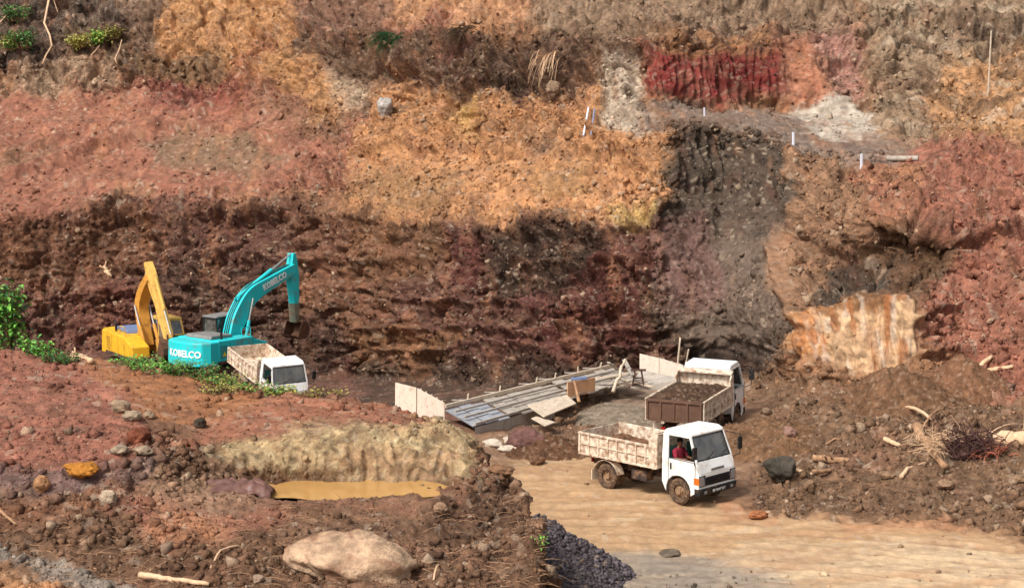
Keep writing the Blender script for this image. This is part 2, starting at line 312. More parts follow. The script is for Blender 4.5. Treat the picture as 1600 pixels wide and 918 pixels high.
# floor
paint((142,106,76), [(1165,580),(1250,595),(1400,590),(1480,600),(1600,640),(X1,640),(X1,850),(1600,845),(1400,815),(1170,790),(1150,700)])
paint((150,112,82), [(720,640),(940,600),(1170,600),(1180,780),(740,760)])
paint((170,150,128), [(930,600),(1080,590),(1090,680),(960,670)], a=.7)
paint((198,156,108), [(740,735),(930,700),(1180,790),(1400,820),(1600,848),(X1,850),(X1,1300),(500,1300),(700,800)])
paint((218,188,148), [(1150,850),(X1,880),(X1,1300),(1000,1300)], a=.6)
paint((166,148,128), [(870,880),(1010,860),(1200,880),(1300,940),(1200,1300),(800,1300)], a=.8)
paint((196,128,84), [(1120,782),(1200,785),(1210,812),(1130,815)], a=.7)
paint((196,128,84), [(1310,812),(1510,828),(1520,840),(1320,836)], a=.6)
paint((112,78,54), [(1330,795),(1420,800),(1430,812),(1350,812)], a=.5)
# near plateau
F_ = 'F'
paint((164,102,78), [(X0,520),(0,530),(130,565),(230,640),(250,700),(120,750),(X0,760)], F_)
paint((176,114,68), [(60,545),(200,560),(420,605),(340,650),(230,640),(140,590)], F_)
paint((176,112,80), [(330,650),(420,606),(700,640),(740,680),(600,668),(460,664),(340,684),(240,700)], F_)
paint((206,172,120), [(335,690),(460,668),(620,668),(700,652),(748,690),(752,748),(420,752),(330,722)], F_, soft=5)
paint((206,150,104), [(520,700),(740,705),(700,742),(500,742)], F_, a=.5)
paint((168,108,80), [(180,770),(700,765),(740,800),(600,850),(200,860)], F_)
paint((194,130,86), [(250,795),(345,800),(340,860),(245,855)], F_, a=.8)
paint((176,140,106), [(240,730),(360,735),(420,780),(700,770),(690,790),(250,790)], F_, a=.6)
paint((116,82,58), [(260,700),(350,690),(350,740),(270,740)], F_, a=.8)
paint((136,98,70), [(X0,820),(200,800),(260,860),(440,800),(660,790),(820,770),(900,900),(900,1300),(X0,1300)], F_)
paint((104,74,54), [(655,790),(790,745),(830,790),(700,840)], F_, a=.8)  # brown face below the step, the step's shade included in the colour
paint((142,116,112), [(X0,715),(80,735),(250,720),(250,745),(80,768),(X0,765)], F_, a=.7)
paint((160,104,70), [(X0,775),(180,770),(120,820),(X0,830)], F_, a=.5)
paint((172,154,136), [(X0,810),(0,852),(150,885),(260,930),(200,930),(0,885),(X0,860)], F_, soft=4)
paint((212,150,96), [(X0,870),(0,890),(130,918),(160,1000),(X0,1000)], F_)
# natural hue variation: brown and dark soil smeared across every zone, then finer mottling
def blend(c, m, a): 
    global col
    col = col + (lin(c) - col) * (m * a)[..., None]
mot = fbm(XX * .5 + 31, YY * .5, ZZ * .8, 5); mot2 = fbm(XX * 1.7 + 3, YY * 1.7, ZZ * 2.4 + 8, 4)
road_c = poly([(680,745),(930,690),(1180,790),(1400,818),(1600,846),(X1,850),(X1,1400),(400,1400)], 20)
keep = 1 - .75 * road_c * (~layerF)
blend((134, 98, 74), sstep(.05, .4, mot) * keep, .42)
blend((158, 108, 82), sstep(.05, .35, -mot) * keep, .35)
blend((96, 70, 56), sstep(.15, .4, mot2) * keep, .4)
blend((186, 150, 118), sstep(.2, .45, -mot2) * keep, .35)
ring = poly([(385,742),(480,738),(690,736),(730,748),(690,775),(600,790),(440,792),(380,775)], 14) * layerF; blend((128, 90, 62), ring, .6); bank = poly([(335,688),(460,668),(745,665),(752,748),(420,752),(330,722)], 10) * layerF; blend((150, 112, 74), sstep(0, .35, fbm(XX * 2.2, YY * 2.2, ZZ * 2.2 + 9, 4)) * bank, .6); blend((234, 208, 156), sstep(.1, .4, fbm(XX * 3.2 + 5, YY * 3.2, ZZ * 3.2, 3)) * bank, .5)
stk = fbm(XX * 1.4, YY * .15, (ZZ + YY * .4) * .22, 4); stk2 = perlin(XX * 4.0, YY * .3, (ZZ + YY * .4) * .5)
scoop = poly([(1100,300),(1210,300),(1240,330),(1205,430),(1245,490),(1200,560),(1090,540),(1030,470),(1030,350)], 14) * (~layerF)
steepc = sstep(kC0 - .5, kC0 + .5, KG) * (1 - .75 * scoop) * (1 - .85 * poly([(1330,-200),(2000,-200),(2000,230),(1340,230)], 20)) * (1 - .7 * poly([(830,-200),(1340,-200),(1340,80),(830,80)], 20))
blend((124, 104, 88), scoop, .6); scu = poly([(1062,200),(1150,205),(1236,245),(1240,330),(1200,372),(1120,350),(1050,340)], 9) * (~layerF); blend((90, 75, 62), scu, .75); sc3 = poly([(1020,345),(1112,342),(1130,470),(1040,490),(1010,430)], 14) * (~layerF); blend((126, 86, 78), sc3, .45); rib = poly([(1240,245),(1345,262),(1352,320),(1310,380),(1270,400),(1255,510),(1245,480),(1205,430),(1245,335)], 8) * (~layerF); blend((172, 126, 90), rib, .5)
blend((184, 122, 78), sstep(.1, .42, stk) * steepc, .38); blend((104, 62, 48), sstep(.12, .42, -stk) * steepc, .32)
col *= (1 + .05 * stk2 * steepc)[..., None]
bnd = fbm(XX * .25, YY * .25, (ZZ + .3 * fbm(XX * .2, YY * .2, ZZ * .1, 2)) * 2.2, 4); trz = poly([(1330,-200),(2000,-200),(2000,200),(1340,215)], 20) * (~layerF)
blend((110, 84, 62), sstep(.08, .3, bnd) * trz, .6); blend((206, 182, 150), sstep(.08, .3, -bnd) * trz, .55)
cc_ = zone_c = poly([(1225,548),(1245,478),(1290,462),(1425,466),(1428,545),(1385,585)], 6) * (~layerF)
blend((232, 212, 190), sstep(.1, .4, perlin(XX * 4.2, YY, ZZ * .3)) * cc_, .4); blend((176, 108, 52), sstep(.1, .4, perlin(XX * 3.6 + 9, YY, ZZ * .3)) * cc_, .85)
# wheel lanes of the haul road: churned darker mud and pale dry crust
lane = fbm(XX * .22 + YY * .12, (YY - .28 * XX) * 1.5, XX * 0, 4); rc = road_c * (~layerF)
blend((182, 132, 88), sstep(.05, .4, lane) * rc, .5); blend((222, 190, 148), sstep(.08, .4, -lane) * rc, .45)
for o_, w_ in ((0, .17), (1.75, .17), (3.4, .2), (5.0, .2), (-1.9, .16), (7.0, .22)):
    tq = YY + .10 * XX + .012 * (XX - 2) ** 2 - 51.3 - o_ + .25 * fbm(XX * .3, YY * .05, XX * 0 + o_, 2); blend((170, 124, 86), np.exp(-(tq / w_) ** 2) * rc * np.clip(.6 + 1.2 * fbm(XX * .5, YY * .1, XX * 0 + o_ * 3, 2), 0, 1), .55)
grv = poly([(850,862),(960,858),(1120,872),(1240,940),(1300,1300),(800,1300)], 16) * (~layerF); blend((150, 136, 120), grv * np.clip(.75 + fbm(XX * 1.2, YY * 1.2, ZZ, 4), 0, 1), .8)
n1 = fbm(XX * .8, YY * .8, ZZ * 1.6 + 3, 4); n2 = fbm(XX * 2.6 + 7, YY * 2.6, ZZ * 5.0, 3); n3 = perlin(XX * 4.5, YY * 3.5, ZZ * 8)
col *= np.clip(1 + (.30 * n1 + .32 * n2 + .25 * n3) * (.3 + .7 * keep), .35, 1.8)[..., None]
speck = sstep(.3, .42, perlin(XX * 4.5 + 3, YY * 3, ZZ * 5.5)) * sstep(-.3, .4, fbm(XX * .6, YY * .6 + 11, ZZ * .6, 2))
col += (lin((205, 180, 152)) - col) * (speck * .45)[..., None]
lum = (col @ np.array([.3, .59, .11]))[..., None]; col = lum + (col - lum) * .86
col = np.clip(col * .80, 0.01, .8)

# --- displacement along the surface normal
def diff(A): return np.gradient(A, axis=0), np.gradient(A, axis=1)
def normals(X, Y, Z):
    xj, xi = diff(X); yj, yi = diff(Y); zj, zi = diff(Z)
    nx = yi * zj - zi * yj; ny = zi * xj - xi * zj; nz = xi * yj - yi * xj
    ln = np.sqrt(nx * nx + ny * ny + nz * nz) + 1e-9
    return nx / ln, ny / ln, nz / ln
SX, SY, SZ = gsm(XX.copy(), 4, 0), gsm(YY.copy(), 4, 0), gsm(ZZ.copy(), 4, 0)
nx, ny, nz = normals(SX, SY, SZ)
cliff = sstep(kC0 - .4, kC0 + .5, KG)
def zone(pts, lay='B', soft=15): return poly(pts, soft) * (layerF if lay == 'F' else ~layerF)
roadm = zone([(680,745),(930,690),(1000,600),(1170,600),(1180,790),(1400,818),(1600,846),(X1,850),(X1,1400),(400,1400)]) * (1 - cliff)
roadm = np.maximum(roadm, (~layerF) * (1 - cliff) * sstep(900, 700, UU))
smooth = zone([(X0,150),(200,140),(420,160),(520,230),(400,300),(100,320),(X0,360)])
smooth = np.maximum(smooth, zone([(1000,165),(1250,180),(1450,225),(1440,255),(1340,262),(1150,205)], soft=6))
smooth = np.maximum(smooth, zone([(1215,172),(1302,140),(1385,195),(1365,215)], soft=6))
smooth = np.maximum(smooth, .6 * zone([(540,240),(900,240),(1040,300),(940,340),(545,320)]))
smooth = np.maximum(smooth, .88 * zone([(1060,205),(1150,208),(1240,250),(1245,480),(1200,560),(1060,540),(1030,400),(1050,300)]))
smooth = np.maximum(smooth, .5 * zone([(1450,440),(X1,440),(X1,640),(1500,600)]))
debris = zone([(1165,580),(1250,595),(1480,600),(1600,640),(X1,640),(X1,850),(1600,845),(1170,790),(1150,700)])
cut = zone([(1240,510),(1275,462),(1430,462),(1435,545),(1385,592),(1225,555)], soft=10) + .8 * zone([(1012,72),(1290,62),(1290,160),(1012,158)], soft=10) + zone([(335,695),(460,675),(745,675),(752,755),(330,745)], 'F', 10)
cut = np.clip(cut, 0, 1)
A1 = np.where(layerF, .16, .16) * (1 - roadm) * (1 - cliff) + .75 * cliff * (1 - .6 * smooth) + .02
A2 = (.17 + .14 * debris) * (1 - roadm) * (1 - cliff) + .50 * cliff * (1 - .75 * smooth) + .012
A3 = (.07 + .05 * debris) * (1 - roadm) * (1 - cliff) + .13 * cliff * (1 - .55 * smooth) + .008
def billow(x, y, z, o=3):
    r = 0; a = 1.0; n = 0
    for k in range(o):
        r = r + a * np.abs(perlin(x * 2 ** k + 13.7 * k, y * 2 ** k + 3.1 * k, z * 2 ** k - 7.7 * k)); n += a; a *= .55
    return r / n
smoothF = zone([(X0,535),(0,540),(130,565),(220,625),(180,720),(X0,740)], 'F') * .6 + zone([(60,545),(420,606),(700,640),(740,675),(600,666),(340,684),(240,660)], 'F') * .85 + .5 * zone([(200,770),(700,770),(600,850),(200,860)], 'F')
smoothF = np.clip(smoothF, 0, .9); A2 = A2 * (1 - smoothF); A3 = A3 * (1 - .7 * smoothF)
high = sstep(names.index('C7') + .3, names.index('C9'), KG); A1 = A1 * (1 + .7 * high); A2 = A2 * (1 + .35 * high)
A1 = A1 * (1 - .9 * cut); A2 = A2 * (1 - .94 * cut); A3 = A3 * (1 - np.where(layerF, .25, .8) * cut); A2 = A2 + .05 * cut * layerF
D = A1 * fbm(XX * .22, YY * .22, ZZ * .3, 2)
D += A2 * 2.2 * (billow(XX * .6 + 5, YY * .6, ZZ * .9, 3) - .25)
D += A3 * 3.0 * (billow(XX * 2.1, YY * 2.1, ZZ * 2.6, 3) - .25)
D -= A2 * .8 * sstep(.62, .95, 1 - 2 * np.abs(perlin(XX * .5, YY * .5 + 20, ZZ * .7)))
# horizontal strata ledges on the dark wall and right shelf
strata = zone([(60,340),(1030,350),(1040,590),(0,590)]) + zone([(1350,0),(X1,0),(X1,120),(1350,200)])
zz2 = ZZ + .35 * fbm(XX * .25, YY * .25, ZZ * .1, 3)
D += strata * .22 * perlin(XX * .15, YY * .15, zz2 * 2.2)
D += strata * .10 * perlin(XX * .3, YY * .3, zz2 * 5.0)
D += zone([(640,450),(1040,455),(1040,580),(600,590)]) * .28 * (1 - 2 * np.abs(perlin(XX * .18, YY * .18, zz2 * 1.5 + 4)))
# vertical grooves left by bucket teeth and rain
def grooves(pts, f, amp, lay='B', soft=8):
    m = zone(pts, lay, soft); g = perlin(XX * f + .3 * ZZ, YY * f * .3, ZZ * .35)
    return m * amp * (1 - 2.2 * np.abs(g))
D += grooves([(1012,82),(1215,72),(1222,150),(1012,152)], 3.2, .22)
D += grooves([(1240,515),(1275,475),(1420,475),(1425,545),(1385,585),(1225,548)], 5.5, .17)
D += grooves([(335,722),(460,712),(745,690),(752,752),(330,745)], 3.6, .12, 'F')
D += grooves([(1050,195),(1240,245),(1240,300),(1055,290)], 2.0, .28)
D += grooves([(950,240),(1050,200),(1050,320),(960,330)], 2.2, .25)
D += grooves([(215,125),(420,60),(420,150),(240,165)], 1.6, .3)
D += grooves([(1250,260),(1350,260),(1330,380),(1260,400)], 1.3, .22)
D += grooves([(0,410),(110,410),(110,520),(0,520)], 2.5, .18)
D += grooves([(700,140),(930,140),(930,240),(700,240)], 1.2, .2)
# overhanging root mats below the brow at the top
D += zone([(560,60),(830,70),(900,60),(900,110),(700,130),(560,100)]) * .9
D -= zone([(1350,335),(1420,325),(1490,370),(1480,420),(1300,440)]) * .8
D -= zone([(1075,530),(1190,528),(1200,580),(1085,590)]) * .5
for hp, hd in (([(770,70),(815,78),(828,140),(778,145)],1.3), ([(690,160),(722,150),(718,200),(690,195)],.7), ([(1035,205),(1055,210),(1050,300),(1032,290)],.4), ([(210,118),(360,112),(350,140),(220,142)],.6), ([(620,60),(760,100),(740,118),(610,90)],.9), ([(1380,22),(1640,34),(1640,50),(1380,38)],.9), ([(1405,64),(1570,74),(1570,90),(1400,80)],.8), ([(940,120),(935,200),(950,200),(955,120)],.4)): D -= hd * zone(hp, 'B', 8)
def crease(pts, wd, amp, lay='B'):
    P = np.array(pts, float); d2 = np.full(PXs.shape, 1e9)
    for i in range(len(P) - 1):
        a = P[i]; e = P[i + 1] - a; t = np.clip(((PXs - a[0]) * e[0] + (PYs - a[1]) * e[1]) / (e @ e), 0, 1)
        d2 = np.minimum(d2, (PXs - a[0] - t * e[0]) ** 2 + (PYs - a[1] - t * e[1]) ** 2)
    return amp * np.exp(-d2 / wd ** 2) * (layerF if lay == 'F' else ~layerF)
PXs, PYs = UU + 10 * fbm(XX * .6, YY * .6, ZZ * .6 + 5, 3), VV + 14 * fbm(XX * .5 + 9, YY * .5, ZZ * .5, 3)
LIP = [(-40,350),(60,342),(200,318),(440,316),(545,340),(700,352),(940,350),(1030,342)]
lipn = np.clip(.45 + 1.3 * fbm(XX * .13, YY * .05, ZZ * .1 + 33, 3), 0, 1.2)
D += lipn * (crease(LIP, 10, .6) - crease([(u, v + 26) for u, v in LIP], 16, .45))
for ln_, wd_, am_ in (([(640,468),(800,476),(900,498),(1000,478)],5,.45), ([(560,520),(700,508),(850,528),(1040,515)],5,.4), ([(600,548),(760,540),(940,548),(1050,540)],5,.4), ([(60,470),(200,452),(330,480),(470,470)],7,.4), ([(240,400),(380,385),(520,420),(620,400)],7,.4), ([(800,400),(900,415),(1000,395)],6,.35),
    ([(430,95),(372,140),(290,182),(180,222),(20,268)],7,.5), ([(0,245),(130,205),(300,195),(430,215),(540,270)],6,.35), ([(100,275),(260,300),(420,290),(540,320)],6,.3), ([(540,250),(640,228),(760,240),(900,232),(1000,250)],6,.45), ([(600,190),(720,212),(830,196),(960,215)],6,.4), ([(1345,300),(1420,310),(1500,360),(1600,350)],7,.5), ([(1430,500),(1510,480),(1620,500)],7,.35), ([(1440,560),(1540,540),(1640,560)],7,.35), ([(1245,250),(1240,330),(1205,390),(1230,450),(1250,500)],8,.6), ([(1350,110),(1450,120),(1560,112)],6,.5), ([(1360,160),(1440,170),(1520,150)],6,.4), ([(480,40),(560,80),(700,100),(830,140),(930,90),(1010,70)],9,.7), ([(250,10),(240,80),(200,108),(20,108)],8,.5)): D += crease(ln_, wd_, am_)
D += crease([(655,800),(700,778),(790,752),(825,775)], 9, .22, 'F') - crease([(665,830),(740,815),(815,800)], 16, .25, 'F')
D += .8 * zone([(655,775),(790,748),(840,800),(850,900),(760,850)], 'F', 10) * 0
D -= zone([(60,345),(440,325),(540,350),(540,420),(60,430)]) * .4
# wheel ruts on the haul road
rut = roadm * (UU > 760) * sstep(700, 760, VV)
ax = math.cos(R(-16)); ay = math.sin(R(-16)); q = XX * ay * -1 + YY * ax
ln = fbm(XX * .22 + YY * .12, (YY - .28 * XX) * 1.5, XX * 0, 4)
for o_, w_ in ((0, .17), (1.75, .17), (3.4, .2), (5.0, .2), (-1.9, .16), (7.0, .22)):
    tq = YY + .10 * XX + .012 * (XX - 2) ** 2 - 51.3 - o_ + .25 * fbm(XX * .3, YY * .05, XX * 0 + o_, 2); D += roadm * (-.05 * np.exp(-(tq / w_) ** 2) + .03 * np.exp(-((np.abs(tq) - 2 * w_) / (.6 * w_)) ** 2))
D += rut * (-.04 * np.abs(ln) + .04 * perlin(XX * .5, (YY - .28 * XX) * 3.2, XX * 0))
D += rut * .035 * perlin(q * 2.2, XX * .08, ZZ * 0) + rut * .02 * perlin(q * 5, XX * .2, ZZ * 0)
pondm = poly([(400,752),(450,748),(660,745),(700,752),(640,762),(560,776),(450,778),(405,768)], 12, UU, VV) * layerF
D = D * (1 - .8 * pondm) - .3 * pondm
PX, PY, PZ = XX + nx * D, YY + ny * D, ZZ + nz * D
PZ = np.where(~layerF & (KG < kC0), np.maximum(PZ, ZZ - .1), PZ)

def grid_mesh(name, X, Y, Z, colr, m, mask=None):
    nj, ni = X.shape; me = bpy.data.meshes.new(name)
    co = np.stack([X, Y, Z], -1).reshape(-1, 3).astype(np.float32)
    j, i = np.meshgrid(np.arange(nj - 1), np.arange(ni - 1), indexing='ij'); a = (j * ni + i).ravel()
    q = np.stack([a, a + 1, a + ni + 1, a + ni], -1).astype(np.int32)
    me.vertices.add(len(co)); me.vertices.foreach_set('co', co.ravel())
    me.loops.add(q.size); me.loops.foreach_set('vertex_index', q.ravel())
    me.polygons.add(len(q)); me.polygons.foreach_set('loop_start', np.arange(0, q.size, 4, dtype=np.int32))
    try: me.polygons.foreach_set('loop_total', np.full(len(q), 4, np.int32))
    except Exception: pass
    me.update(calc_edges=True)
    ca = me.color_attributes.new('Col', 'FLOAT_COLOR', 'POINT')
    cc = np.concatenate([colr.reshape(-1, 3), (np.ones(X.shape) if mask is None else mask).reshape(-1, 1)], 1).astype(np.float32); ca.data.foreach_set('color', cc.ravel())
    me.materials.append(m); o = bpy.data.objects.new(name, me); C.objects.link(o)
    me.polygons.foreach_set('use_smooth', np.ones(len(q), bool))
    return o
SOIL = soil_mat('bare soil')
coarse = 1 - np.clip(.6 * roadm + .45 * smooth + .45 * smoothF + .3 * cut * ~layerF, 0, .6)
ground = grid_mesh('ground', PX, PY, PZ, col, SOIL, coarse); tag(ground, kind='structure')
DD = PY * cp - (PZ - H) * sp_
PU = 800 + F * PX / DD; PV = 459 - F * (PY * sp_ + (PZ - H) * cp) / DD
def G(u, v, lay=None):
    """surface point seen at photo pixel (u, v)"""
    d = (PU - u) ** 2 + (PV - v) ** 2
    if lay == 'F': d = d + 1e6 * (~layerF)
    if lay == 'B': d = d + 1e6 * layerF
    m = d.min(); c = np.where(d < m + 12, PY, 1e9); k = np.unravel_index(np.argmin(c), c.shape)
    return Vector((PX[k], PY[k], PZ[k])), Vector((nx[k], ny[k], nz[k])), col[k]
def GZ(x, y):
    d = (PX - x) ** 2 + (PY - y) ** 2; m = d.min(); return float(PZ[d < m + .02].mean())

# ------------------------------------------------------------------ mesh builder
class MB:
    def __init__(s): s.v = []; s.f = []; s.m = Matrix.Identity(4)
    def add(s, vs, fs):
        b = len(s.v); s.v += [tuple(s.m @ Vector(p)) for p in vs]; s.f += [tuple(b + i for i in f) for f in fs]; return s
    def box(s, x0, x1, y0, y1, z0, z1):
        return s.add([(x0,y0,z0),(x1,y0,z0),(x1,y1,z0),(x0,y1,z0),(x0,y0,z1),(x1,y0,z1),(x1,y1,z1),(x0,y1,z1)],
                     [(0,3,2,1),(4,5,6,7),(0,1,5,4),(1,2,6,5),(2,3,7,6),(3,0,4,7)])
    def hexa(s, lo, hi):            # lo, hi: four points each, bottom and top
        return s.add(list(lo) + list(hi), [(0,3,2,1),(4,5,6,7),(0,1,5,4),(1,2,6,5),(2,3,7,6),(3,0,4,7)])
    def prism(s, prof, y0, y1, axis='y', inset=None):   # side profile in (x, z) swept across y
        n = len(prof); q = prof if inset is None else inset
        a = [(x, y0, z) for x, z in prof]; b = [(x, y1, z) for x, z in q]
        if axis == 'z': a = [(x, z, y0) for x, z in prof]; b = [(x, z, y1) for x, z in q]
        if axis == 'x': a = [(y0, x, z) for x, z in prof]; b = [(y1, x, z) for x, z in q]
        return s.add(a + b, [tuple(range(n))[::-1], tuple(range(n, 2 * n))] + [(i, (i + 1) % n, n + (i + 1) % n, n + i) for i in range(n)])
    def bar(s, p, q, w, h=None, up=(0, 0, 1)):
        p, q = Vector(p), Vector(q); d = (q - p).normalized(); h = w if h is None else h
        a = d.cross(Vector(up)); a = a.normalized() if a.length > 1e-4 else Vector((1, 0, 0)); b = a.cross(d)
        c = [a * (-w/2) + b * (-h/2), a * (w/2) + b * (-h/2), a * (w/2) + b * (h/2), a * (-w/2) + b * (h/2)]
        return s.hexa([p + k for k in c], [q + k for k in c])
    def tube(s, pts, rad, n=8, cap=True):
        pts = [Vector(p) for p in pts]; rad = [rad] * len(pts) if not hasattr(rad, '__len__') else rad
        vs = []; fs = []
        for i, p in enumerate(pts):
            d = (pts[min(i + 1, len(pts) - 1)] - pts[max(i - 1, 0)]).normalized()
            a = d.cross(Vector((0.13, .21, 1))); a = a.normalized() if a.length > 1e-3 else Vector((1, 0, 0)); b = d.cross(a)
            vs += [p + (a * math.cos(t) + b * math.sin(t)) * rad[i] for t in [2 * math.pi * k / n for k in range(n)]]
        for i in range(len(pts) - 1):
            fs += [(i*n+k, i*n+(k+1)%n, (i+1)*n+(k+1)%n, (i+1)*n+k) for k in range(n)]
        if cap: fs += [tuple(range(n))[::-1], tuple((len(pts)-1)*n + k for k in range(n))]
        return s.add(vs, fs)
    def lathe(s, prof, cx, cz, n=28):       # profile (radius, y) turned about a y axis through (cx, cz)
        vs = []; fs = []; m = len(prof)
        for k in range(n):
            t = 2 * math.pi * k / n; vs += [(cx + r * math.cos(t), y, cz + r * math.sin(t)) for r, y in prof]
        for k in range(n):
            for i in range(m - 1): fs.append((k*m+i, ((k+1)%n)*m+i, ((k+1)%n)*m+i+1, k*m+i+1))
        return s.add(vs, fs)
    def build(s, name, m, parent=None, bevel=0, smooth=False, label=None):
        me = bpy.data.meshes.new(name); me.from_pydata(s.v, [], s.f); me.materials.append(m)
        bm = bmesh.new(); bm.from_mesh(me); bmesh.ops.recalc_face_normals(bm, faces=bm.faces); bm.to_mesh(me); bm.free()
        o = bpy.data.objects.new(name, me); C.objects.link(o); o.parent = parent
        if smooth: me.polygons.foreach_set('use_smooth', [True] * len(me.polygons))
        if bevel:
            b = o.modifiers.new('bevel', 'BEVEL'); b.width = bevel; b.segments = 2; b.limit_method = 'ANGLE'; b.angle_limit = R(35)
        if label: o['label'] = label
        return o
def text_obj(name, body, size, m, parent, mtx, depth=.004, bold=.0, xs=1.0):
    cu = bpy.data.curves.new('lettering', 'FONT'); cu.body = body; cu.size = size; cu.extrude = depth; cu.offset = bold
    cu.align_x = 'CENTER'; cu.align_y = 'CENTER'; cu.resolution_u = 2
    t = bpy.data.objects.new('tmp', cu); C.objects.link(t); bpy.context.view_layer.update()
    me = bpy.data.meshes.new_from_object(t.evaluated_get(bpy.context.evaluated_depsgraph_get()))
    bpy.data.objects.remove(t); me.name = name; me.materials.clear(); me.materials.append(m)
    me.transform(mtx @ Matrix.Diagonal((xs, 1, 1, 1)))
    o = bpy.data.objects.new(name, me); C.objects.link(o); o.parent = parent; return o
def frame(origin, xdir, up, ):      # matrix with local x along xdir, local y along up
    x = Vector(xdir).normalized(); y = Vector(up).normalized(); z = x.cross(y).normalized(); y = z.cross(x)
    m = Matrix.Identity(4); m.col[0][:3] = x; m.col[1][:3] = y; m.col[2][:3] = z; m.col[3][:3] = origin; return m

DUST = (150, 115, 85)
M = dict(
 white=mat('white paint', (236, 236, 232), .42, var=.05, scale=1.5, dirt=(190, 164, 138), dirt_amt=.34, spec=.5),
 cream=mat('dusty white tipper paint', (226, 210, 188), .65, var=.08, scale=3, dirt=(150, 112, 84), dirt_amt=.62, bump=.15),
 chassis=mat('dark chassis steel', (58, 50, 48), .7, var=.3, dirt=DUST, dirt_amt=.5),
 tyre=mat('dusty tyre rubber', (70, 58, 50), .9, var=.25, scale=5, dirt=(140, 108, 80), dirt_amt=.6),
 rim=mat('muddy wheel rim', (150, 120, 92), .8, var=.3, scale=6, dirt=(110, 80, 58), dirt_amt=.5),
 black=mat('black plastic', (34, 34, 36), .5, var=.2, dirt=DUST, dirt_amt=.2),
 chrome=mat('headlight glass', (168, 174, 178), .12, .55, var=.05, spec=.8),
 amber=mat('amber lamp', (210, 110, 40), .3, var=.05), redl=mat('red lamp', (150, 30, 25), .3, var=.05),
 glass=glass_mat('window glass', .55), dglass=glass_mat('dark window glass', .10),
 seat=mat('cab seat cloth', (60, 110, 100), .9, var=.2), inner=mat('cab interior', (70, 66, 64), .85, var=.15),
 teal=mat('teal machine paint', (30, 200, 204), .45, var=.07, scale=1.2, dirt=(128, 112, 88), dirt_amt=.36, spec=.5),
 tealdull=mat('mud smeared teal paint', (120, 130, 112), .7, var=.2, scale=3, dirt=(140, 108, 84), dirt_amt=.6),
 yellow=mat('faded yellow machine paint', (222, 178, 92), .6, var=.12, scale=2, dirt=(140, 98, 56), dirt_amt=.35),
 yellow2=mat('bright yellow panel paint', (232, 174, 44), .5, var=.1, scale=2, dirt=(150, 110, 60), dirt_amt=.35),
 orange=mat('rusty ochre boom paint', (206, 146, 62), .6, var=.15, scale=2, dirt=(120, 80, 44), dirt_amt=.35),
 greymetal=mat('grey engine cover', (128, 124, 120), .6, var=.12, dirt=(90, 80, 72), dirt_amt=.3),
 bluegrey=mat('blue grey cover', (108, 124, 158), .6, var=.1, dirt=(90, 80, 72), dirt_amt=.2),
 track=mat('muddy track steel', (74, 58, 48), .85, var=.3, scale=6, dirt=(120, 88, 64), dirt_amt=.5, bump=.3),
 steel=mat('polished cylinder rod', (190, 188, 182), .3, .7, var=.05),
 bucket=mat('rusty bucket steel', (84, 58, 44), .8, var=.3, scale=6, dirt=(120, 84, 60), dirt_amt=.5),
 ply=mat('pale weathered plywood', (222, 204, 186), .85, var=.08, scale=2.5, dirt=(170, 142, 116), dirt_amt=.35, streak=(8, 8, 1)),
 ply2=mat('orange plywood', (218, 168, 128), .85, var=.1, scale=2.5, dirt=(170, 122, 90), dirt_amt=.3),
 plank=mat('grey weathered planks', (168, 158, 146), .9, var=.16, scale=2.0, dirt=(130, 112, 98), dirt_amt=.4),
 plankb=mat('bluish wet planks', (150, 152, 158), .8, var=.14, scale=2.0, dirt=(120, 112, 108), dirt_amt=.4),
 timber=mat('pale timber', (200, 182, 160), .85, var=.15, scale=5, dirt=(150, 118, 90), dirt_amt=.35),
 bark=mat('weathered log', (166, 128, 96), .9, var=.3, scale=6, dirt=(110, 80, 58), dirt_amt=.4, bump=.5, bscale=30),
 palewood=mat('peeled pale wood', (214, 178, 142), .85, var=.15, scale=6, dirt=(160, 120, 88), dirt_amt=.35, bump=.2),
 root=mat('dark tangled root', (84, 58, 52), .9, var=.35, scale=8), redroot=mat('reddish root', (170, 100, 76), .9, var=.2, scale=8),
 sack=mat('pale dusty sacking', (196, 182, 164), .9, var=.12, scale=5, dirt=(140, 112, 88), dirt_amt=.4, bump=.3),
 pipe=mat('pale plastic pipe', (214, 212, 220), .5, var=.05), greypipe=mat('blue grey plastic', (132, 130, 148), .5, var=.1),
 skin=mat('skin', (120, 78, 58), .6, var=.05), shirt=mat('maroon shirt', (132, 34, 52), .9, var=.15),
 hair=mat('black hair', (24, 20, 18), .8, var=.1), plate=mat('number plate black', (22, 22, 24), .5, var=.1),
 mudgate=mat('mud caked steel', (98, 72, 58), .85, var=.2, scale=3, dirt=(130, 100, 78), dirt_amt=.3, bump=.2),
 letter=mat('white lettering', (240, 240, 236), .5, var=.02), sticker=mat('yellow warning sticker', (232, 206, 40), .5, var=.03),
 tealletter=mat('grey teal lettering', (24, 120, 132), .5, var=.02),
)
LOAD = soil_mat('loose earth', .6); ROCKM = soil_mat('rock', .4, bump=.8)
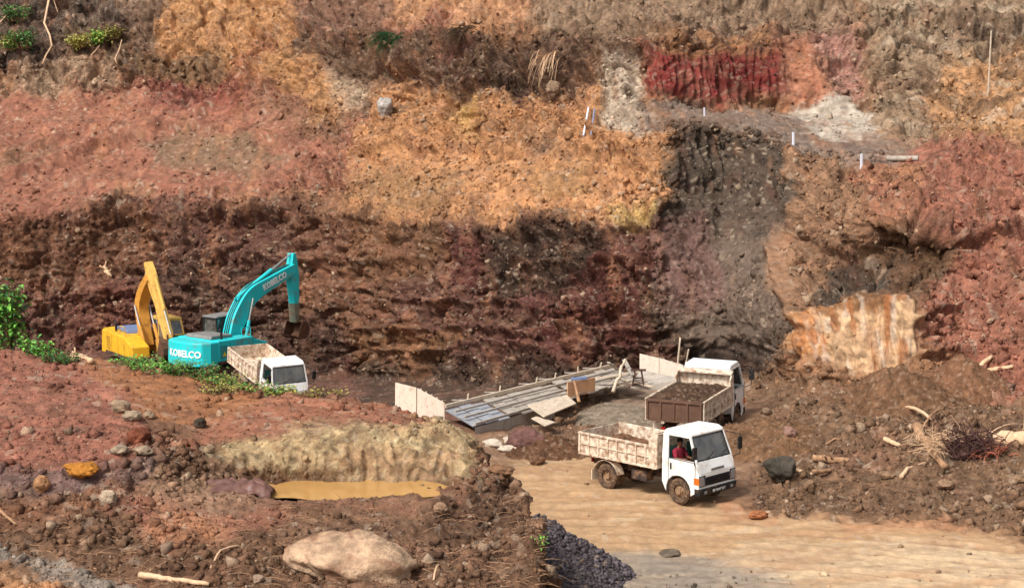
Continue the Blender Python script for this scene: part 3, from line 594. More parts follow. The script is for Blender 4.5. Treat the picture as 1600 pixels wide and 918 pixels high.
def blob(name, pts_fn, colr, m, nu=48, nv=26, parent=None, amp=.1, fr=2.0, seed=0):
    """lumpy closed stone: unit sphere -> pts_fn scale, with billowed noise"""
    u = np.linspace(0, 2 * np.pi, nu, endpoint=False); v = np.linspace(0.02, np.pi - .02, nv); U, V = np.meshgrid(u, v)
    x, y, z = np.sin(V) * np.cos(U), np.sin(V) * np.sin(U), np.cos(V)
    sx, sy, sz = pts_fn; k = 1 + .22 * fbm(x * 1.1 + seed, y * 1.1, z * 1.1, 2) * 2 + amp * (fbm(x * fr * 2 + seed, y * fr * 2, z * fr * 2, 3)) - amp * np.abs(perlin(x * fr + seed, y * fr, z * fr))
    X, Y, Z = x * k * sx, y * k * sy, z * k * sz
    co = np.stack([X, Y, Z], -1).reshape(-1, 3); fs = []
    for j in range(nv - 1):
        for i in range(nu): fs.append((j*nu+i, (j+1)*nu+i, (j+1)*nu+(i+1)%nu, j*nu+(i+1)%nu))
    fs.append(tuple(range(nu))); fs.append(tuple((nv-1)*nu+i for i in range(nu))[::-1])
    me = bpy.data.meshes.new(name); me.from_pydata(co.tolist(), [], fs); me.materials.append(m)
    me.polygons.foreach_set('use_smooth', [True] * len(me.polygons))
    ca = me.color_attributes.new('Col', 'FLOAT_COLOR', 'POINT'); c = lin(colr) * .8
    n = fbm(co[:,0]*2+seed, co[:,1]*2, co[:,2]*2, 3)[:, None]
    dp = sstep(.12, .3, fbm(co[:,0]*1.6+seed, co[:,1]*1.6, co[:,2]*1.6+5, 4))[:, None] * .55; c = c * (1 - dp) + lin((150, 96, 70)) * .8 * dp if name == 'boulder' and max(pts_fn) > 1 else c
    cc = np.concatenate([np.clip(c * (1 + .5 * n), 0, .8), np.ones((len(co), 1))], 1); ca.data.foreach_set('color', cc.astype(np.float32).ravel())
    o = bpy.data.objects.new(name, me); C.objects.link(o); o.parent = parent; return o
def heap(name, fn, x0, x1, y0, y1, colr, n=60, parent=None, m=None, skirt=-.3, rough=.06, var=.3):
    X, Y = np.meshgrid(np.linspace(x0, x1, n), np.linspace(y0, y1, n)); Z = fn(X, Y)
    Z = Z + rough * (fbm(X * 3 + 3, Y * 3, X * 0 + x0, 3) + 1.2 * np.abs(perlin(X * 5, Y * 5, X * 0 + 3)) + .5 * perlin(X * 11, Y * 11, X * 0))
    c = lin(colr) * .8; v = 1 + var * fbm(X * 2.3, Y * 2.3, X * 0 + 9, 4) + .25 * perlin(X * 9, Y * 9, X * 0)
    cc = np.clip(c[None, None] * v[..., None], 0, .8)
    sp = sstep(.3, .45, perlin(X * 8, Y * 8, X * 0 + 5)); cc = cc + (lin((190,165,140)) - cc) * (.35 * sp)[..., None]
    o = grid_mesh(name, X, Y, Z, cc, m or LOAD); o.parent = parent; return o

# ------------------------------------------------------------------ dump trucks
def wheel(name, x, y, parent, out=1, dual=False):
    b = MB(); r = .385; wdt = .22
    def tyre_prof(y0): return [(.2, y0 - wdt/2 + .02), (r - .05, y0 - wdt/2), (r, y0 - wdt/2 + .04), (r, y0 + wdt/2 - .04), (r - .05, y0 + wdt/2), (.2, y0 + wdt/2 - .02), (.2, y0 - wdt/2 + .02)]
    b.lathe(tyre_prof(0), 0, 0)
    if dual: b.lathe(tyre_prof(-out * .26), 0, 0)
    for k in range(30):
        t = 2 * math.pi * k / 30; c, s_ = math.cos(t), math.sin(t)
        b.bar((c * (r - .01), -wdt/2 + .02, s_ * (r - .01)), (c * (r + .004), wdt/2 - .02, s_ * (r + .004)), .03, .03)
    wh = thing(name, None, None); wh.parent = parent; wh.location = (x, y, r)
    b.build('tyre', M['tyre'], wh)
    q = MB(); o = out; q.lathe([(.215, o * .09), (.205, o * .03), (.15, o * (-.02 if dual else .05)), (.09, o * (.0 if dual else .09)), (.085, o * (.07 if dual else .13)), (.0, o * (.07 if dual else .13))], 0, 0, 24)
    for k in range(6):
        t = 2 * math.pi * k / 6; q.bar((.12 * math.cos(t), o * .0, .12 * math.sin(t)), (.12 * math.cos(t), o * (.05 if dual else .105), .12 * math.sin(t)), .03)
    q.build('rim', M['rim'], wh)
    return wh
def make_truck(name, label, group, loc, rot, plate='', tilt=0.0, gate=None):
    """x forward, y left, origin on the ground midway between the axles"""
    t = thing(name, label, 'dump truck', loc, rot, group)
    fx, rx = 1.42, -1.38; c0, c1 = .80, 2.18; hw = .86
    cab = thing('cab', None, None); cab.parent = t
    arch = [(fx + .47 * math.cos(a), .40 + .47 * math.sin(a)) for a in [R(d) for d in range(-10, 191, 18)]]
    prof = [(c0, 1.36), (c0, .62)] + [p for p in arch[::-1] if c0 < p[0] < c1 - .04] + [(c1 - .03, .48), (c1 + .02, .60), (c1 + .02, .95), (c1 - .04, 1.20), (c1 - .10, 1.36)]
    for s in (1, -1):    # side skins and floor: the cab is hollow
        b = MB(); b.prism(prof, s * (hw - .05), s * hw); b.build('side_panel', M['white'], cab, .02)
    b = MB(); b.hexa([(c1 - .06, -hw + .05, .52), (c1 + .03, -hw + .05, .52), (c1 + .03, hw - .05, .52), (c1 - .06, hw - .05, .52)], [(c1 - .06, -hw + .05, 1.0), (c1 + .035, -hw + .05, 1.0), (c1 + .035, hw - .05, 1.0), (c1 - .06, hw - .05, 1.0)])
    b.hexa([(c1 - .06, -hw + .05, 1.003), (c1 + .035, -hw + .05, 1.003), (c1 + .035, hw - .05, 1.003), (c1 - .06, hw - .05, 1.003)], [(c1 - .16, -hw + .05, 1.36), (c1 - .10, -hw + .05, 1.36), (c1 - .10, hw - .05, 1.36), (c1 - .16, hw - .05, 1.36)])
    b.build('front_panel', M['white'], cab, .02)
    b = MB(); b.prism([(c0 - .02, 2.02), (c0 - .02, 2.12), (c0 + .08, 2.20), (c1 - .55, 2.215), (c1 - .38, 2.14), (c1 - .345, 2.06), (c1 - .4, 2.04)], -hw + .08, hw - .08); b.build('roof', M['white'], cab, .045)
    b = MB(); b.box(c0, c0 + .05, -hw + .05, hw - .05, .62, 1.40); b.box(c0, c0 + .05, -hw + .05, hw - .05, 1.83, 2.03)
    b.box(c0, c0 + .05, -hw + .06, -.55, 1.403, 1.827); b.box(c0, c0 + .05, .55, hw - .06, 1.403, 1.827); b.build('rear_wall', M['white'], cab)
    for s in (1, -1):
        b = MB()
        b.bar((c1 - .11, s * (hw - .035), 1.33), (c1 - .40, s * (hw - .10), 2.07), .07, .06)
        b.hexa([(c0 + .0, s * (hw - .05), 1.35), (c0 + .24, s * (hw - .05), 1.35), (c0 + .24, s * hw, 1.35), (c0 + .0, s * hw, 1.35)], [(c0 + .0, s * (hw - .11), 2.07), (c0 + .20, s * (hw - .11), 2.07), (c0 + .20, s * (hw - .06), 2.07), (c0 + .0, s * (hw - .06), 2.07)])
        b.bar((c0 + .2, s * (hw - .085), 2.045), (c1 - .38, s * (hw - .085), 2.045), .05, .05)
        b.build('pillar', M['white'], cab, .01)
    # glass
    b = MB(); b.hexa([(c1 - .155, -hw + .08, 1.36), (c1 - .135, -hw + .08, 1.36), (c1 - .135, hw - .08, 1.36), (c1 - .155, hw - .08, 1.36)], [(c1 - .415, -hw + .14, 2.05), (c1 - .395, -hw + .14, 2.05), (c1 - .395, hw - .14, 2.05), (c1 - .415, hw - .14, 2.05)])
    ws = b.build('windscreen', M['glass'], cab)
    b = MB()
    for (p, q) in [((c1 - .12, -hw + .06, 1.375), (c1 - .12, hw - .06, 1.375)), ((c1 - .385, -hw + .12, 2.04), (c1 - .385, hw - .12, 2.04)), ((c1 - .12, -hw + .075, 1.36), (c1 - .385, -hw + .13, 2.05)), ((c1 - .12, hw - .075, 1.36), (c1 - .385, hw - .13, 2.05))]: b.bar(p, q, .03, .03)
    b.build('seal', M['black'], ws)
    MB().bar((c1 - .09, -.35, 1.38), (c1 - .17, .15, 1.58), .018).build('wiper', M['black'], ws); MB().bar((c1 - .09, .3, 1.38), (c1 - .17, .72, 1.55), .018).build('wiper', M['black'], ws)
    for s in (1, -1):
        b = MB(); b.prism([(c0 + .26, 1.37), (c1 - .16, 1.345), (c1 - .40, 2.02), (c0 + .24, 2.02)], s * (hw - .05), s * (hw - .035), inset=None)
        if s == 1: b.build('side_window', M['dglass'], cab)
        d = MB(); yy = s * (hw + .004)
        for (p, q) in [((c0 + .25, .66), (c0 + .25, 1.36)), ((c1 - .12, .92), (c1 - .12, 1.34)), ((c0 + .25, .66), (c0 + .42, .84)), ((c0+.25, 1.36), (c1-.12, 1.34))]: d.bar((p[0], yy, p[1]), (q[0], yy, q[1]), .012, .016)
        d.build('door_seam', M['black'], cab)
        d = MB(); d.box(c0 + .32, c0 + .37, s * hw, s * (hw + .02), 1.03, 1.22); d.build('door_handle', M['black'], cab)
        d = MB(); d.bar((c1 - .12, s * hw, 1.25), (c1 + .02, s * (hw + .22), 1.35), .025); d.bar((c1 + .02, s * (hw + .22), 1.35), (c1 + .02, s * (hw + .22), 1.95), .025)
        d.bar((c1 + .02, s * (hw + .22), 1.95), (c1 - .3, s * (hw - .08), 2.03), .025); d.box(c1 - .01, c1 + .05, s * (hw + .22) - .09, s * (hw + .22) + .09, 1.50, 1.86); d.build('mirror', M['black'], cab, .01)
        d = MB(); d.hexa([(c1 - .02, s * .60, .66), (c1 + .05, s * .60, .66), (c1 + .05, s * .845, .66), (c1 - .02, s * .845, .66)], [(c1 - .02, s * .64, .92), (c1 + .05, s * .64, .92), (c1 + .05, s * .84, .95), (c1 - .02, s * .84, .95)]); h = d.build('headlight', M['chrome'], cab, .01)
        d = MB(); d.box(c1 + .0, c1 + .042, s * .585, s * .852, .635, .965); d.build('surround', M['black'], h)
        d = MB(); d.box(c1 - .16, c1 + .035, s * .853, s * (hw + .012), .70, .90); d.build('indicator', M['amber'], h)
    b = MB(); b.box(c1 + .036, c1 + .05, -.56, .56, .66, .70)
    for z in (.73, .79, .85): b.box(c1 + .036, c1 + .062, -.56, .56, z, z + .022)
    b.box(c1 + .0, c1 + .04, -.57, .57, .64, .90); b.build('grille', M['black'], cab)
    b = MB(); b.hexa([(c1 - .15, -hw, .36), (c1 + .06, -hw, .36), (c1 + .06, hw, .36), (c1 - .15, hw, .36)], [(c1 - .15, -hw - .01, .58), (c1 + .09, -hw - .01, .58), (c1 + .09, hw + .01, .58), (c1 - .15, hw + .01, .58)])
    bp = b.build('bumper', M['black'], cab, .02)
    for s in (1, -1): MB().box(c1 + .085, c1 + .10, s * .62 - .05, s * .62 + .05, .42, .51).build('fog_lamp', M['chrome'], bp)
    b = MB(); b.box(c1 + .088, c1 + .10, -.22, .22, .40, .53); p = b.build('number_plate', M['plate'], cab)
    if plate: text_obj('plate_lettering', plate, .12, M['letter'], p, frame((c1 + .104, 0, .465), (0, 1, 0), (0, 0, 1)), .002)
    b = MB(); b.box(c1 + .035, c1 + .045, -.3, .3, 1.05, 1.13); b.build('badge_strip', M['greymetal'], cab)
    # interior
    b = MB()
    for yy in (-.42, .42): b.box(c0 + .1, c0 + .55, yy - .25, yy + .25, .95, 1.10); b.box(c0 + .08, c0 + .18, yy - .24, yy + .24, 1.103, 1.65)
    b.build('seat', M['seat'], cab, .03)
    b = MB(); b.box(c0 + .06, c1 - .07, -hw + .06, hw - .06, .86, .92); b.box(c1 - .35, c1 - .17, -hw + .08, hw - .08, .923, 1.28); b.build('dashboard', M['inner'], cab)
    b = MB(); b.tube([(c1 - .48 + .04 * math.sin(a), -.42 + .19 * math.cos(a), 1.28 + .14 * math.sin(a)) for a in [2 * math.pi * k / 16 for k in range(17)]], .014, 6); b.build('steering_wheel', M['black'], cab)
    # chassis
    b = MB()
    for s in (1, -1): b.box(-2.3, c1 - .2, s * .36 - .04, s * .36 + .04, .58, .76)
    for x in (-2.2, -1.0, -.3, .4): b.box(x - .04, x + .04, -.32, .32, .60, .74)
    b.tube([(rx, -.7, .385), (rx, .7, .385)], .07); b.tube([(fx, -.7, .385), (fx, .7, .385)], .05); b.lathe([(0, -.16), (.17, -.1), (.17, .1), (0, .16)], rx, .385, 14)
    b.tube([(rx, 0, .4), (.5, 0, .55)], .05); b.build('chassis', M['chassis'], t)
    b = MB(); b.box(-.45, .15, -.80, -.42, .45, .78); b.build('fuel_tank', M['chassis'], t, .05)
    b = MB(); b.box(-.4, -.05, .45, .75, .46, .76); b.build('battery_box', M['chassis'], t, .02)
    for s in (1, -1):
        d = MB(); pts = [(rx + .5 * math.cos(a), .385 + .5 * math.sin(a)) for a in [R(k) for k in range(12, 170, 14)]]
        for p, q in zip(pts[:-1], pts[1:]): d.hexa([(p[0], s*.60, p[1]), (q[0], s*.60, q[1]), (q[0], s*.92, q[1]), (p[0], s*.92, p[1])], [(p[0]*1.0, s*.60, p[1]+.02), (q[0], s*.60, q[1]+.02), (q[0], s*.92, q[1]+.02), (p[0], s*.92, p[1]+.02)])
        d.box(rx - .56, rx - .53, s * .6, s * .92, .2, .55)
        d.build('mudguard', M['cream'], t)
        wheel('wheel', fx, s * .72, t, s); wheel('wheel', rx, s * .76, t, s, True)
        d = MB(); d.box(-2.36, -2.303, s * .33, s * .45, .62, .74); d.build('tail_lamp', M['redl'], t)
    # tipper body: its own frame so that it can be tilted
    bed = thing('tipper_bed', None, None); bed.parent = t; bed.location = (-2.3, 0, .86); bed.rotation_euler = (0, -tilt, 0)
    L, W, h = 2.98, .93, .62
    b = MB(); b.box(-.12, L, -W, W, .10, .16); b.box(-.1, L, -.45, -.35, 0, .097); b.box(-.1, L, .35, .45, 0, .097)
    for k in range(7): b.box(.0 + k * .46, .05 + k * .46, -W + .02, W - .02, .04, .098)
    b.build('bed_floor', M['cream'], bed)
    for s in (1, -1):
        d = MB(); d.box(-.12, L - .34, s * (W - .03), s * W, .163, .16 + h)
        for k in range(8):
            x = -.12 + k * .375; d.box(x, x + .06, s * (W + .002), s * (W + .045), .12, .16 + h)
        d.box(-.12, L - .34, s * (W + .003), s * (W + .05), .16 + h - .06, .16 + h + .012); d.box(-.12, L - .34, s * (W + .004), s * (W + .035), .40, .44)
        d.box(-.12, L, s * (W + .003), s * (W + .05), .09, .15)
        d.build('side_board', M['cream'], bed, .006)
        d = MB(); d.prism([(L - .337, .163), (L, .163), (L, 1.08), (L - .2, 1.08), (L - .337, .95)], s * (W - .03), s * (W + .012))
        d.build('corner_board', M['cream'], bed, .006)
    b = MB(); b.box(L - .04, L - .002, -W + .033, W - .033, .163, 1.12)
    b.prism([(L - .22, 1.10), (L + .02, 1.16), (L + .02, 1.20), (L - .22, 1.14)], -W, W); b.build('headboard', M['cream'], bed)
    b = MB(); b.box(-.16, -.125, -W, W, .13, .16 + h)
    for k in range(5): b.box(-.20, -.163, -W + .02 + k * .44, -W + .08 + k * .44, .14, .16 + h - .02)
    b.box(-.205, -.163, -W, W, .70, .76); b.build('tailgate', gate or M['cream'], bed, .006, label='tailgate caked in dark mud' if gate else None)
    return t, bed
def bed_load(truck_loc, truck_rot, label, cc, fill=.35, tilt=0.0, sc_=1.0):
    o = heap('soil_load', lambda X, Y: fill + .25 * np.exp(-((X - 1.3) ** 2 / .9 + Y ** 2 / .35)) + .16 * np.exp(-((X - .6) ** 2 / .2 + (Y - .3) ** 2 / .2)), -.115, 2.92, -.895, .895, cc, 70, rough=.05)
    o.matrix_world = Matrix.Translation(truck_loc) @ Matrix.Rotation(truck_rot[2], 4, 'Z') @ Matrix.Rotation(truck_rot[1], 4, 'Y') @ Matrix.Scale(sc_, 4) @ Matrix.Translation((-2.3, 0, .86)) @ Matrix.Rotation(-tilt, 4, 'Y') @ Matrix.Translation((0, 0, 0))
    return tag(o, label, 'soil load', 'earth in the truck beds')
TG = 'white dump trucks on the site'
def locate(u, v, Y): p = px(u, v, Y); return (p.x, p.y, GZ(p.x, p.y) + .0)
l1 = locate(1030, 768, 56.6); r1 = (0, 0, R(-44))
make_truck('dump_truck', 'white dump truck with open driver window standing on the pale haul road', TG, l1, r1, 'BK 8147 DT')
bed_load(l1, r1, 'brown earth piled low in the bed of the truck on the pale haul road', (140, 100, 74), .34)
l2 = locate(1092, 676, 66.8); l2 = (l2[0], l2[1], l2[2] - .12); r2 = (0, R(-1), R(66))
make_truck('dump_truck', 'white dump truck seen from behind beside the timber formwork, its bed facing the viewer', TG, l2, r2, '', 0, M['mudgate'])[0].scale = (1.1, 1.1, 1.1)
bed_load(l2, r2, 'dark wet soil filling the bed of the truck seen from behind', (100, 76, 60), .70, sc_=1.1)
l3 = locate(419, 628, 83.5); l3 = (l3[0], l3[1], px(446, 545, 83).z - 2.25); r3 = (0, R(10), R(-58))
make_truck('dump_truck', 'white dump truck half hidden behind the red mound below the teal excavator', TG, l3, r3, '')

# driver
def skin_person(name, pts, edges, rad, m, parent=None, sub=2):
    me = bpy.data.meshes.new(name); me.from_pydata(pts, edges, []); o = bpy.data.objects.new(name, me); C.objects.link(o)
    sk = o.modifiers.new('skin', 'SKIN'); sk.use_smooth_shade = True
    for i, r in enumerate(rad): me.skin_vertices[0].data[i].radius = (r, r) if not hasattr(r, '__len__') else r
    me.skin_vertices[0].data[0].use_root = True
    ss = o.modifiers.new('sub', 'SUBSURF'); ss.levels = sub; ss.render_levels = sub
    bpy.context.view_layer.update(); me2 = bpy.data.meshes.new_from_object(o.evaluated_get(bpy.context.evaluated_depsgraph_get()))
    bpy.data.objects.remove(o); me2.name = name; me2.materials.clear(); me2.materials.append(m)
    o = bpy.data.objects.new(name, me2); C.objects.link(o); o.parent = parent; return o
MT1 = Matrix.Translation(l1) @ Matrix.Rotation(r1[2], 4, 'Z')
drv_pts = [(1.10,-.44,1.14),(1.08,-.44,1.34),(1.09,-.44,1.52),(1.11,-.44,1.62),(1.14,-.44,1.72),(1.17,-.44,1.83),
 (1.10,-.63,1.52),(1.22,-.72,1.32),(1.45,-.62,1.30),(1.56,-.60,1.34),
 (1.10,-.25,1.52),(1.24,-.20,1.30),(1.46,-.27,1.30),(1.56,-.28,1.34),
 (1.35,-.54,1.17),(1.62,-.55,1.15),(1.66,-.55,.95),(1.35,-.34,1.17),(1.62,-.33,1.15),(1.66,-.33,.95)]
drv_e = [(0,1),(1,2),(2,3),(3,4),(4,5),(2,6),(6,7),(7,8),(8,9),(2,10),(10,11),(11,12),(12,13),(0,14),(14,15),(15,16),(0,17),(17,18),(18,19)]
drv_r = [.15,.15,.13,.055,.085,.08,.065,.05,.042,.03,.065,.05,.042,.03,.09,.065,.05,.09,.065,.05]
per = skin_person('person', drv_pts, drv_e, drv_r, M['skin']); per.matrix_world = MT1
tag(per, 'driver in a maroon shirt sitting at the wheel of the truck on the haul road', 'person')
b = skin_person('shirt', drv_pts[:4] + drv_pts[6:8] + drv_pts[10:12], [(0,1),(1,2),(2,3),(2,4),(4,5),(2,6),(6,7)], [.165,.17,.15,.06,.085,.07,.085,.07], M['shirt'], per)
hb = MB(); hb.lathe([(0.0,-.095),(.06,-.085),(.095,-.03),(.1,.03),(.07,.08),(0,.1)], 0, 0, 14); ho = hb.build('hair', M['hair'], per, smooth=True); ho.location = (1.135, -.44, 1.825); ho.scale = (1, .85, .75)

# ------------------------------------------------------------------ excavators
def offset_prof(pts, hs):
    """centre line (x,z) with half heights -> closed outline"""
    up = []; dn = []
    for i, p in enumerate(pts):
        a = Vector(pts[max(i-1, 0)]); c = Vector(pts[min(i+1, len(pts)-1)]); d = (c - a).normalized(); n = Vector((-d.y, d.x))
        up.append(tuple(Vector(p) + n * hs[i])); dn.append(tuple(Vector(p) - n * hs[i]))
    return up + dn[::-1]
def smooth_line(P, n=6):
    out = []
    for i in range(len(P) - 1):
        p0 = Vector(P[max(i-1,0)]); p1 = Vector(P[i]); p2 = Vector(P[i+1]); p3 = Vector(P[min(i+2,len(P)-1)])
        for k in range(n):
            t = k / n; out.append(tuple(.5*((2*p1)+(-p0+p2)*t+(2*p0-5*p1+4*p2-p3)*t*t+(-p0+3*p1-3*p2+p3)*t**3)))
    return out + [tuple(P[-1])]
def make_excavator(name, label, loc, rot, mt, boom, bh, tip, stick_end, mboom, mstick, mcover, mcab, text=None, bucket_dir=1, knee=2):
    t = thing(name, label, 'excavator', loc, rot)
    for s in (1, -1):
        tr = thing('crawler', None, None); tr.parent = t; tr.location = (0, s * 1.05, 0)
        N = 40; prof = []
        for k in range(N):
            a = 2 * math.pi * k / N; x = max(-1.6, min(1.6, 0)) ; cx = 1.55 if math.cos(a) > 0 else -1.55
            prof.append((cx + .42 * math.cos(a), .43 + .42 * math.sin(a)))
        b = MB(); b.prism(prof, -.29, .29)
        for k in range(24):
            x = -1.6 + k * .139
            b.box(x, x + .05, -.30, .30, .852, .885); b.box(x, x + .05, -.30, .30, -.02, .008)
        b.build('track_belt', M['track'], tr)
        b = MB(); b.box(-1.4, 1.4, s * .292, s * .305, .25, .62); b.lathe([(.30, s * .31), (.0, s * .33)], 1.55, .43, 20); b.lathe([(.30, s * .31), (.0, s * .33)], -1.55, .43, 20); b.build('track_frame', M['chassis'], tr)
    b = MB(); b.box(-.9, .9, -.75, .75, .35, .85); b.lathe([(0, 0)], 0, 0, 3) if False else None; b.build('undercarriage', M['chassis'], t)
    b = MB(); b.prism([(.7 * math.cos(2*math.pi*k/24), .7 * math.sin(2*math.pi*k/24)) for k in range(24)], .853, 1.05, 'z'); b.build('slew_ring', M['chassis'], t)
    b = MB(); b.box(-2.0, 1.6, -1.33, 1.33, 1.053, 1.2); b.build('deck', M['chassis'], t, .02)
    # counterweight: rounded back corner outline seen from above
    cwp = [(-1.75, -1.34), (-2.25, -1.34), (-2.62, -1.12), (-2.80, -.6), (-2.84, 0), (-2.80, .6), (-2.62, 1.12), (-2.25, 1.34), (-1.75, 1.34)]
    b = MB(); b.prism(cwp, 1.05, 2.17, 'z', inset=[(x * .985, y * .985) for x, y in cwp]); cw = b.build('counterweight', mt, t, .06)
    b = MB(); b.prism([(-1.745, 1.203), (-1.745, 2.19), (.55, 2.13), (.75, 2.0), (1.55, 1.75), (1.6, 1.203)], -1.335, -.45); sb = b.build('side_housing', mt, t, .04)
    b = MB()
    for x in (-1.0, -.2, .55): b.box(x, x + .012, -1.342, -1.336, 1.25, 2.08)
    for k in range(7): b.box(-1.62, -1.15, -1.345, -1.337, 1.35 + k * .09, 1.375 + k * .09)
    b.build('panel_seam', M['black'], sb)
    b = MB(); b.prism([(-1.745, 1.203), (-1.745, 2.20), (-.1, 2.14), (-.1, 1.203)], -.447, 1.33); eb = b.build('engine_housing', mt, t, .04)
    b = MB(); b.prism([(-1.7, 2.205), (-1.62, 2.36), (-.3, 2.30), (-.2, 2.15)], -.8, .85); b.build('engine_cover', mcover, t, .03)
    b = MB(); b.tube([(-1.2, -1.0, 2.1), (-1.2, -1.0, 2.55), (-1.3, -1.0, 2.65)], .06, 8); b.build('exhaust', M['black'], t)
    b = MB()
    for (p, q) in [((-.1, -1.25, 2.2), (-.1, -1.25, 2.6)), ((.5, -1.25, 2.12), (.5, -1.25, 2.6)), ((-.1, -1.25, 2.6), (.5, -1.25, 2.6))]: b.bar(p, q, .035)
    b.build('handrail', mstick, t)
    bs = .8
    # cab
    cabe = thing('cab', None, None); cabe.parent = t
    b = MB(); b.box(-.05, 1.62, .42, 1.33, 1.203, 1.75); b.build('cab_base', mcab, cabe, .03)
    cs = [(-.05, 1.753), (1.62, 1.753), (1.62, 2.2), (1.30, 2.88), (-.05, 2.88)]
    b = MB()
    for y in (.45, 1.30):
        for p, q in zip(cs, cs[1:] + cs[:1]): b.bar((p[0], y, p[1]), (q[0], y, q[1]), .075, .075)
        b.bar((.62, y, 1.75), (.62, y, 2.88), .07, .06)
    for p in cs[2:]: b.bar((p[0], .45, p[1]), (p[0], 1.30, p[1]), .075)
    b.build('cab_frame', M['black'] if mcab is M['teal'] else mcab, cabe, .01)
    b = MB(); b.box(-.1, 1.36, .40, 1.35, 2.90, 2.985); b.build('cab_roof', M['greymetal'] if mcab is M['teal'] else mcab, cabe, .03)
    b = MB(); b.prism([(0, 1.79), (1.58, 1.79), (1.58, 2.2), (1.27, 2.85), (0, 2.85)], .452, .460); b.prism([(0, 1.79), (1.58, 1.79), (1.58, 2.2), (1.27, 2.85), (0, 2.85)], 1.295, 1.303)
    b.box(-.03, -.02, .49, 1.26, 1.79, 2.84); b.box(1.60, 1.61, .49, 1.26, 1.79, 2.19); b.hexa([(1.60,.49,2.21),(1.61,.49,2.21),(1.61,1.26,2.21),(1.60,1.26,2.21)], [(1.30,.49,2.85),(1.31,.49,2.85),(1.31,1.26,2.85),(1.30,1.26,2.85)]); b.build('cab_glass', M['dglass'], cabe)
    b = MB(); b.box(.3, .8, .65, 1.1, 1.76, 1.95); b.box(.22, .34, .65, 1.1, 1.953, 2.6); b.build('operator_seat', M['black'], cabe, .03)
    # boom and stick
    line = smooth_line(boom, 6); hs = [float(np.interp(i / (len(line) - 1), [0, .3, .55, 1], bh)) for i in range(len(line))]
    b = MB(); b.prism(offset_prof(line, hs), -.27, .27); bm_ = b.build('boom', mboom, t, .02)
    k1 = Vector(boom[knee]); 
    for s in (1, -1):
        e = Vector(line[int(len(line) * .48)]); a = Vector((.95, 1.45))
        m1 = a.lerp(e, .55); c = MB(); c.tube([(a.x, s * .37, a.y), (m1.x, s * .37, m1.y)], .085, 10); cy = c.build('boom_cylinder', mboom, t, smooth=False)
        c = MB(); c.tube([(m1.x, s * .37, m1.y), (e.x, s * .37, e.y)], .045, 8); c.build('rod', M['steel'], cy)
    T = Vector(tip); E = Vector(stick_end); d = (E - T).normalized(); nrm = Vector((-d.y, d.x))
    if nrm.x > 0: nrm = -nrm
    back = T - d * .75 ; 
    sp = [tuple(back + nrm * .10), tuple(T + nrm * .26), tuple(T + d * .5 + nrm * .30), tuple(T + d * 1.4 + nrm * .18), tuple(E + nrm * .12), tuple(E - nrm * .12), tuple(T + d * .2 - nrm * .22), tuple(T - d * .25 - nrm * .20), tuple(back - nrm * .10)]
    b = MB(); b.prism(sp, -.20, .20); st = b.build('stick', mstick, t, .02)
    b = MB(); b.prism([tuple(T + d * 1.75 + nrm * .185), tuple(E + nrm * .135), tuple(E - nrm * .135), tuple(T + d * 1.75 - nrm * .185)], -.208, .208); b.build('lower_sleeve', M['tealdull'] if mt is M['teal'] else M['yellow'], st)
    # arm cylinder above the boom
    s0 = Vector(line[int(len(line) * .42)]); dd = Vector((-(Vector(line[int(len(line)*.5)]) - s0).y, (Vector(line[int(len(line)*.5)]) - s0).x)).normalized()
    s0 = s0 + dd * (bh[2] + .16); m1 = s0.lerp(back, .62)
    b = MB(); b.tube([(s0.x, 0, s0.y), (m1.x, 0, m1.y)], .095, 10); cy = b.build('arm_cylinder', mboom, t)
    b = MB(); b.tube([(m1.x, 0, m1.y), (back.x, 0, back.y)], .05, 8); b.build('rod', M['steel'], cy)
    b = MB(); p = s0 - dd * .2; b.bar((p.x, -.1, p.y), (s0.x, -.1, s0.y), .05, .2); b.bar((p.x, .1, p.y), (s0.x, .1, s0.y), .05, .2); b.build('bracket', mboom, bm_)
    # hydraulic hoses over the boom
    b = MB()
    for yy in (-.12, 0, .12):
        pts = [(x, yy, z) for (x, z) in [tuple(Vector(line[i]) + Vector((-(Vector(line[min(i+1,len(line)-1)]) - Vector(line[i-1])).normalized().y, (Vector(line[min(i+1,len(line)-1)]) - Vector(line[i-1])).normalized().x)) * (hs[i] + .035)) for i in range(2, len(line) - 1, 1)]]
        b.tube(pts, .02, 5)
    b.build('hose', M['black'], t)
    # bucket cylinder on the front of the stick, links, bucket
    f = -nrm
    a0 = T + d * .1 + f * .36; a1 = E + f * .30 - d * .15; m1 = a0.lerp(a1, .6)
    b = MB(); b.tube([(a0.x, 0, a0.y), (m1.x, 0, m1.y)], .075, 10); cy = b.build('bucket_cylinder', mstick, t); b = MB(); b.tube([(m1.x, 0, m1.y), (a1.x, 0, a1.y)], .04, 8); b.build('rod', M['steel'], cy)
    b = MB(); b.bar((a1.x, -.16, a1.y), (E.x, -.16, E.y - .02), .05, .1); b.bar((a1.x, .16, a1.y), (E.x, .16, E.y - .02), .05, .1); b.build('link', M['bucket'], t)
    bp = [(k_ * bs, l_ * bs) for k_, l_ in [(0, .1), (.42, -.02), (.62, -.35), (.60, -.78), (.30, -1.05), (-.18, -1.02), (-.40, -.86)]]
    inner = [(k_ * bs, l_ * bs) for k_, l_ in [(-.36, -.80), (-.16, -.95), (.27, -.97), (.53, -.74), (.55, -.36), (.36, -.08), (0, .02)]]
    q = [(E.x + bucket_dir * x, E.y + z) for x, z in bp]; qi = [(E.x + bucket_dir * x, E.y + z) for x, z in inner]
    b = MB(); b.prism(q + qi, -.5, .5); side = [(E.x + bucket_dir * x, E.y + z) for x, z in bp]
    b.prism(side, .501, .535); b.prism(side, -.535, -.501)
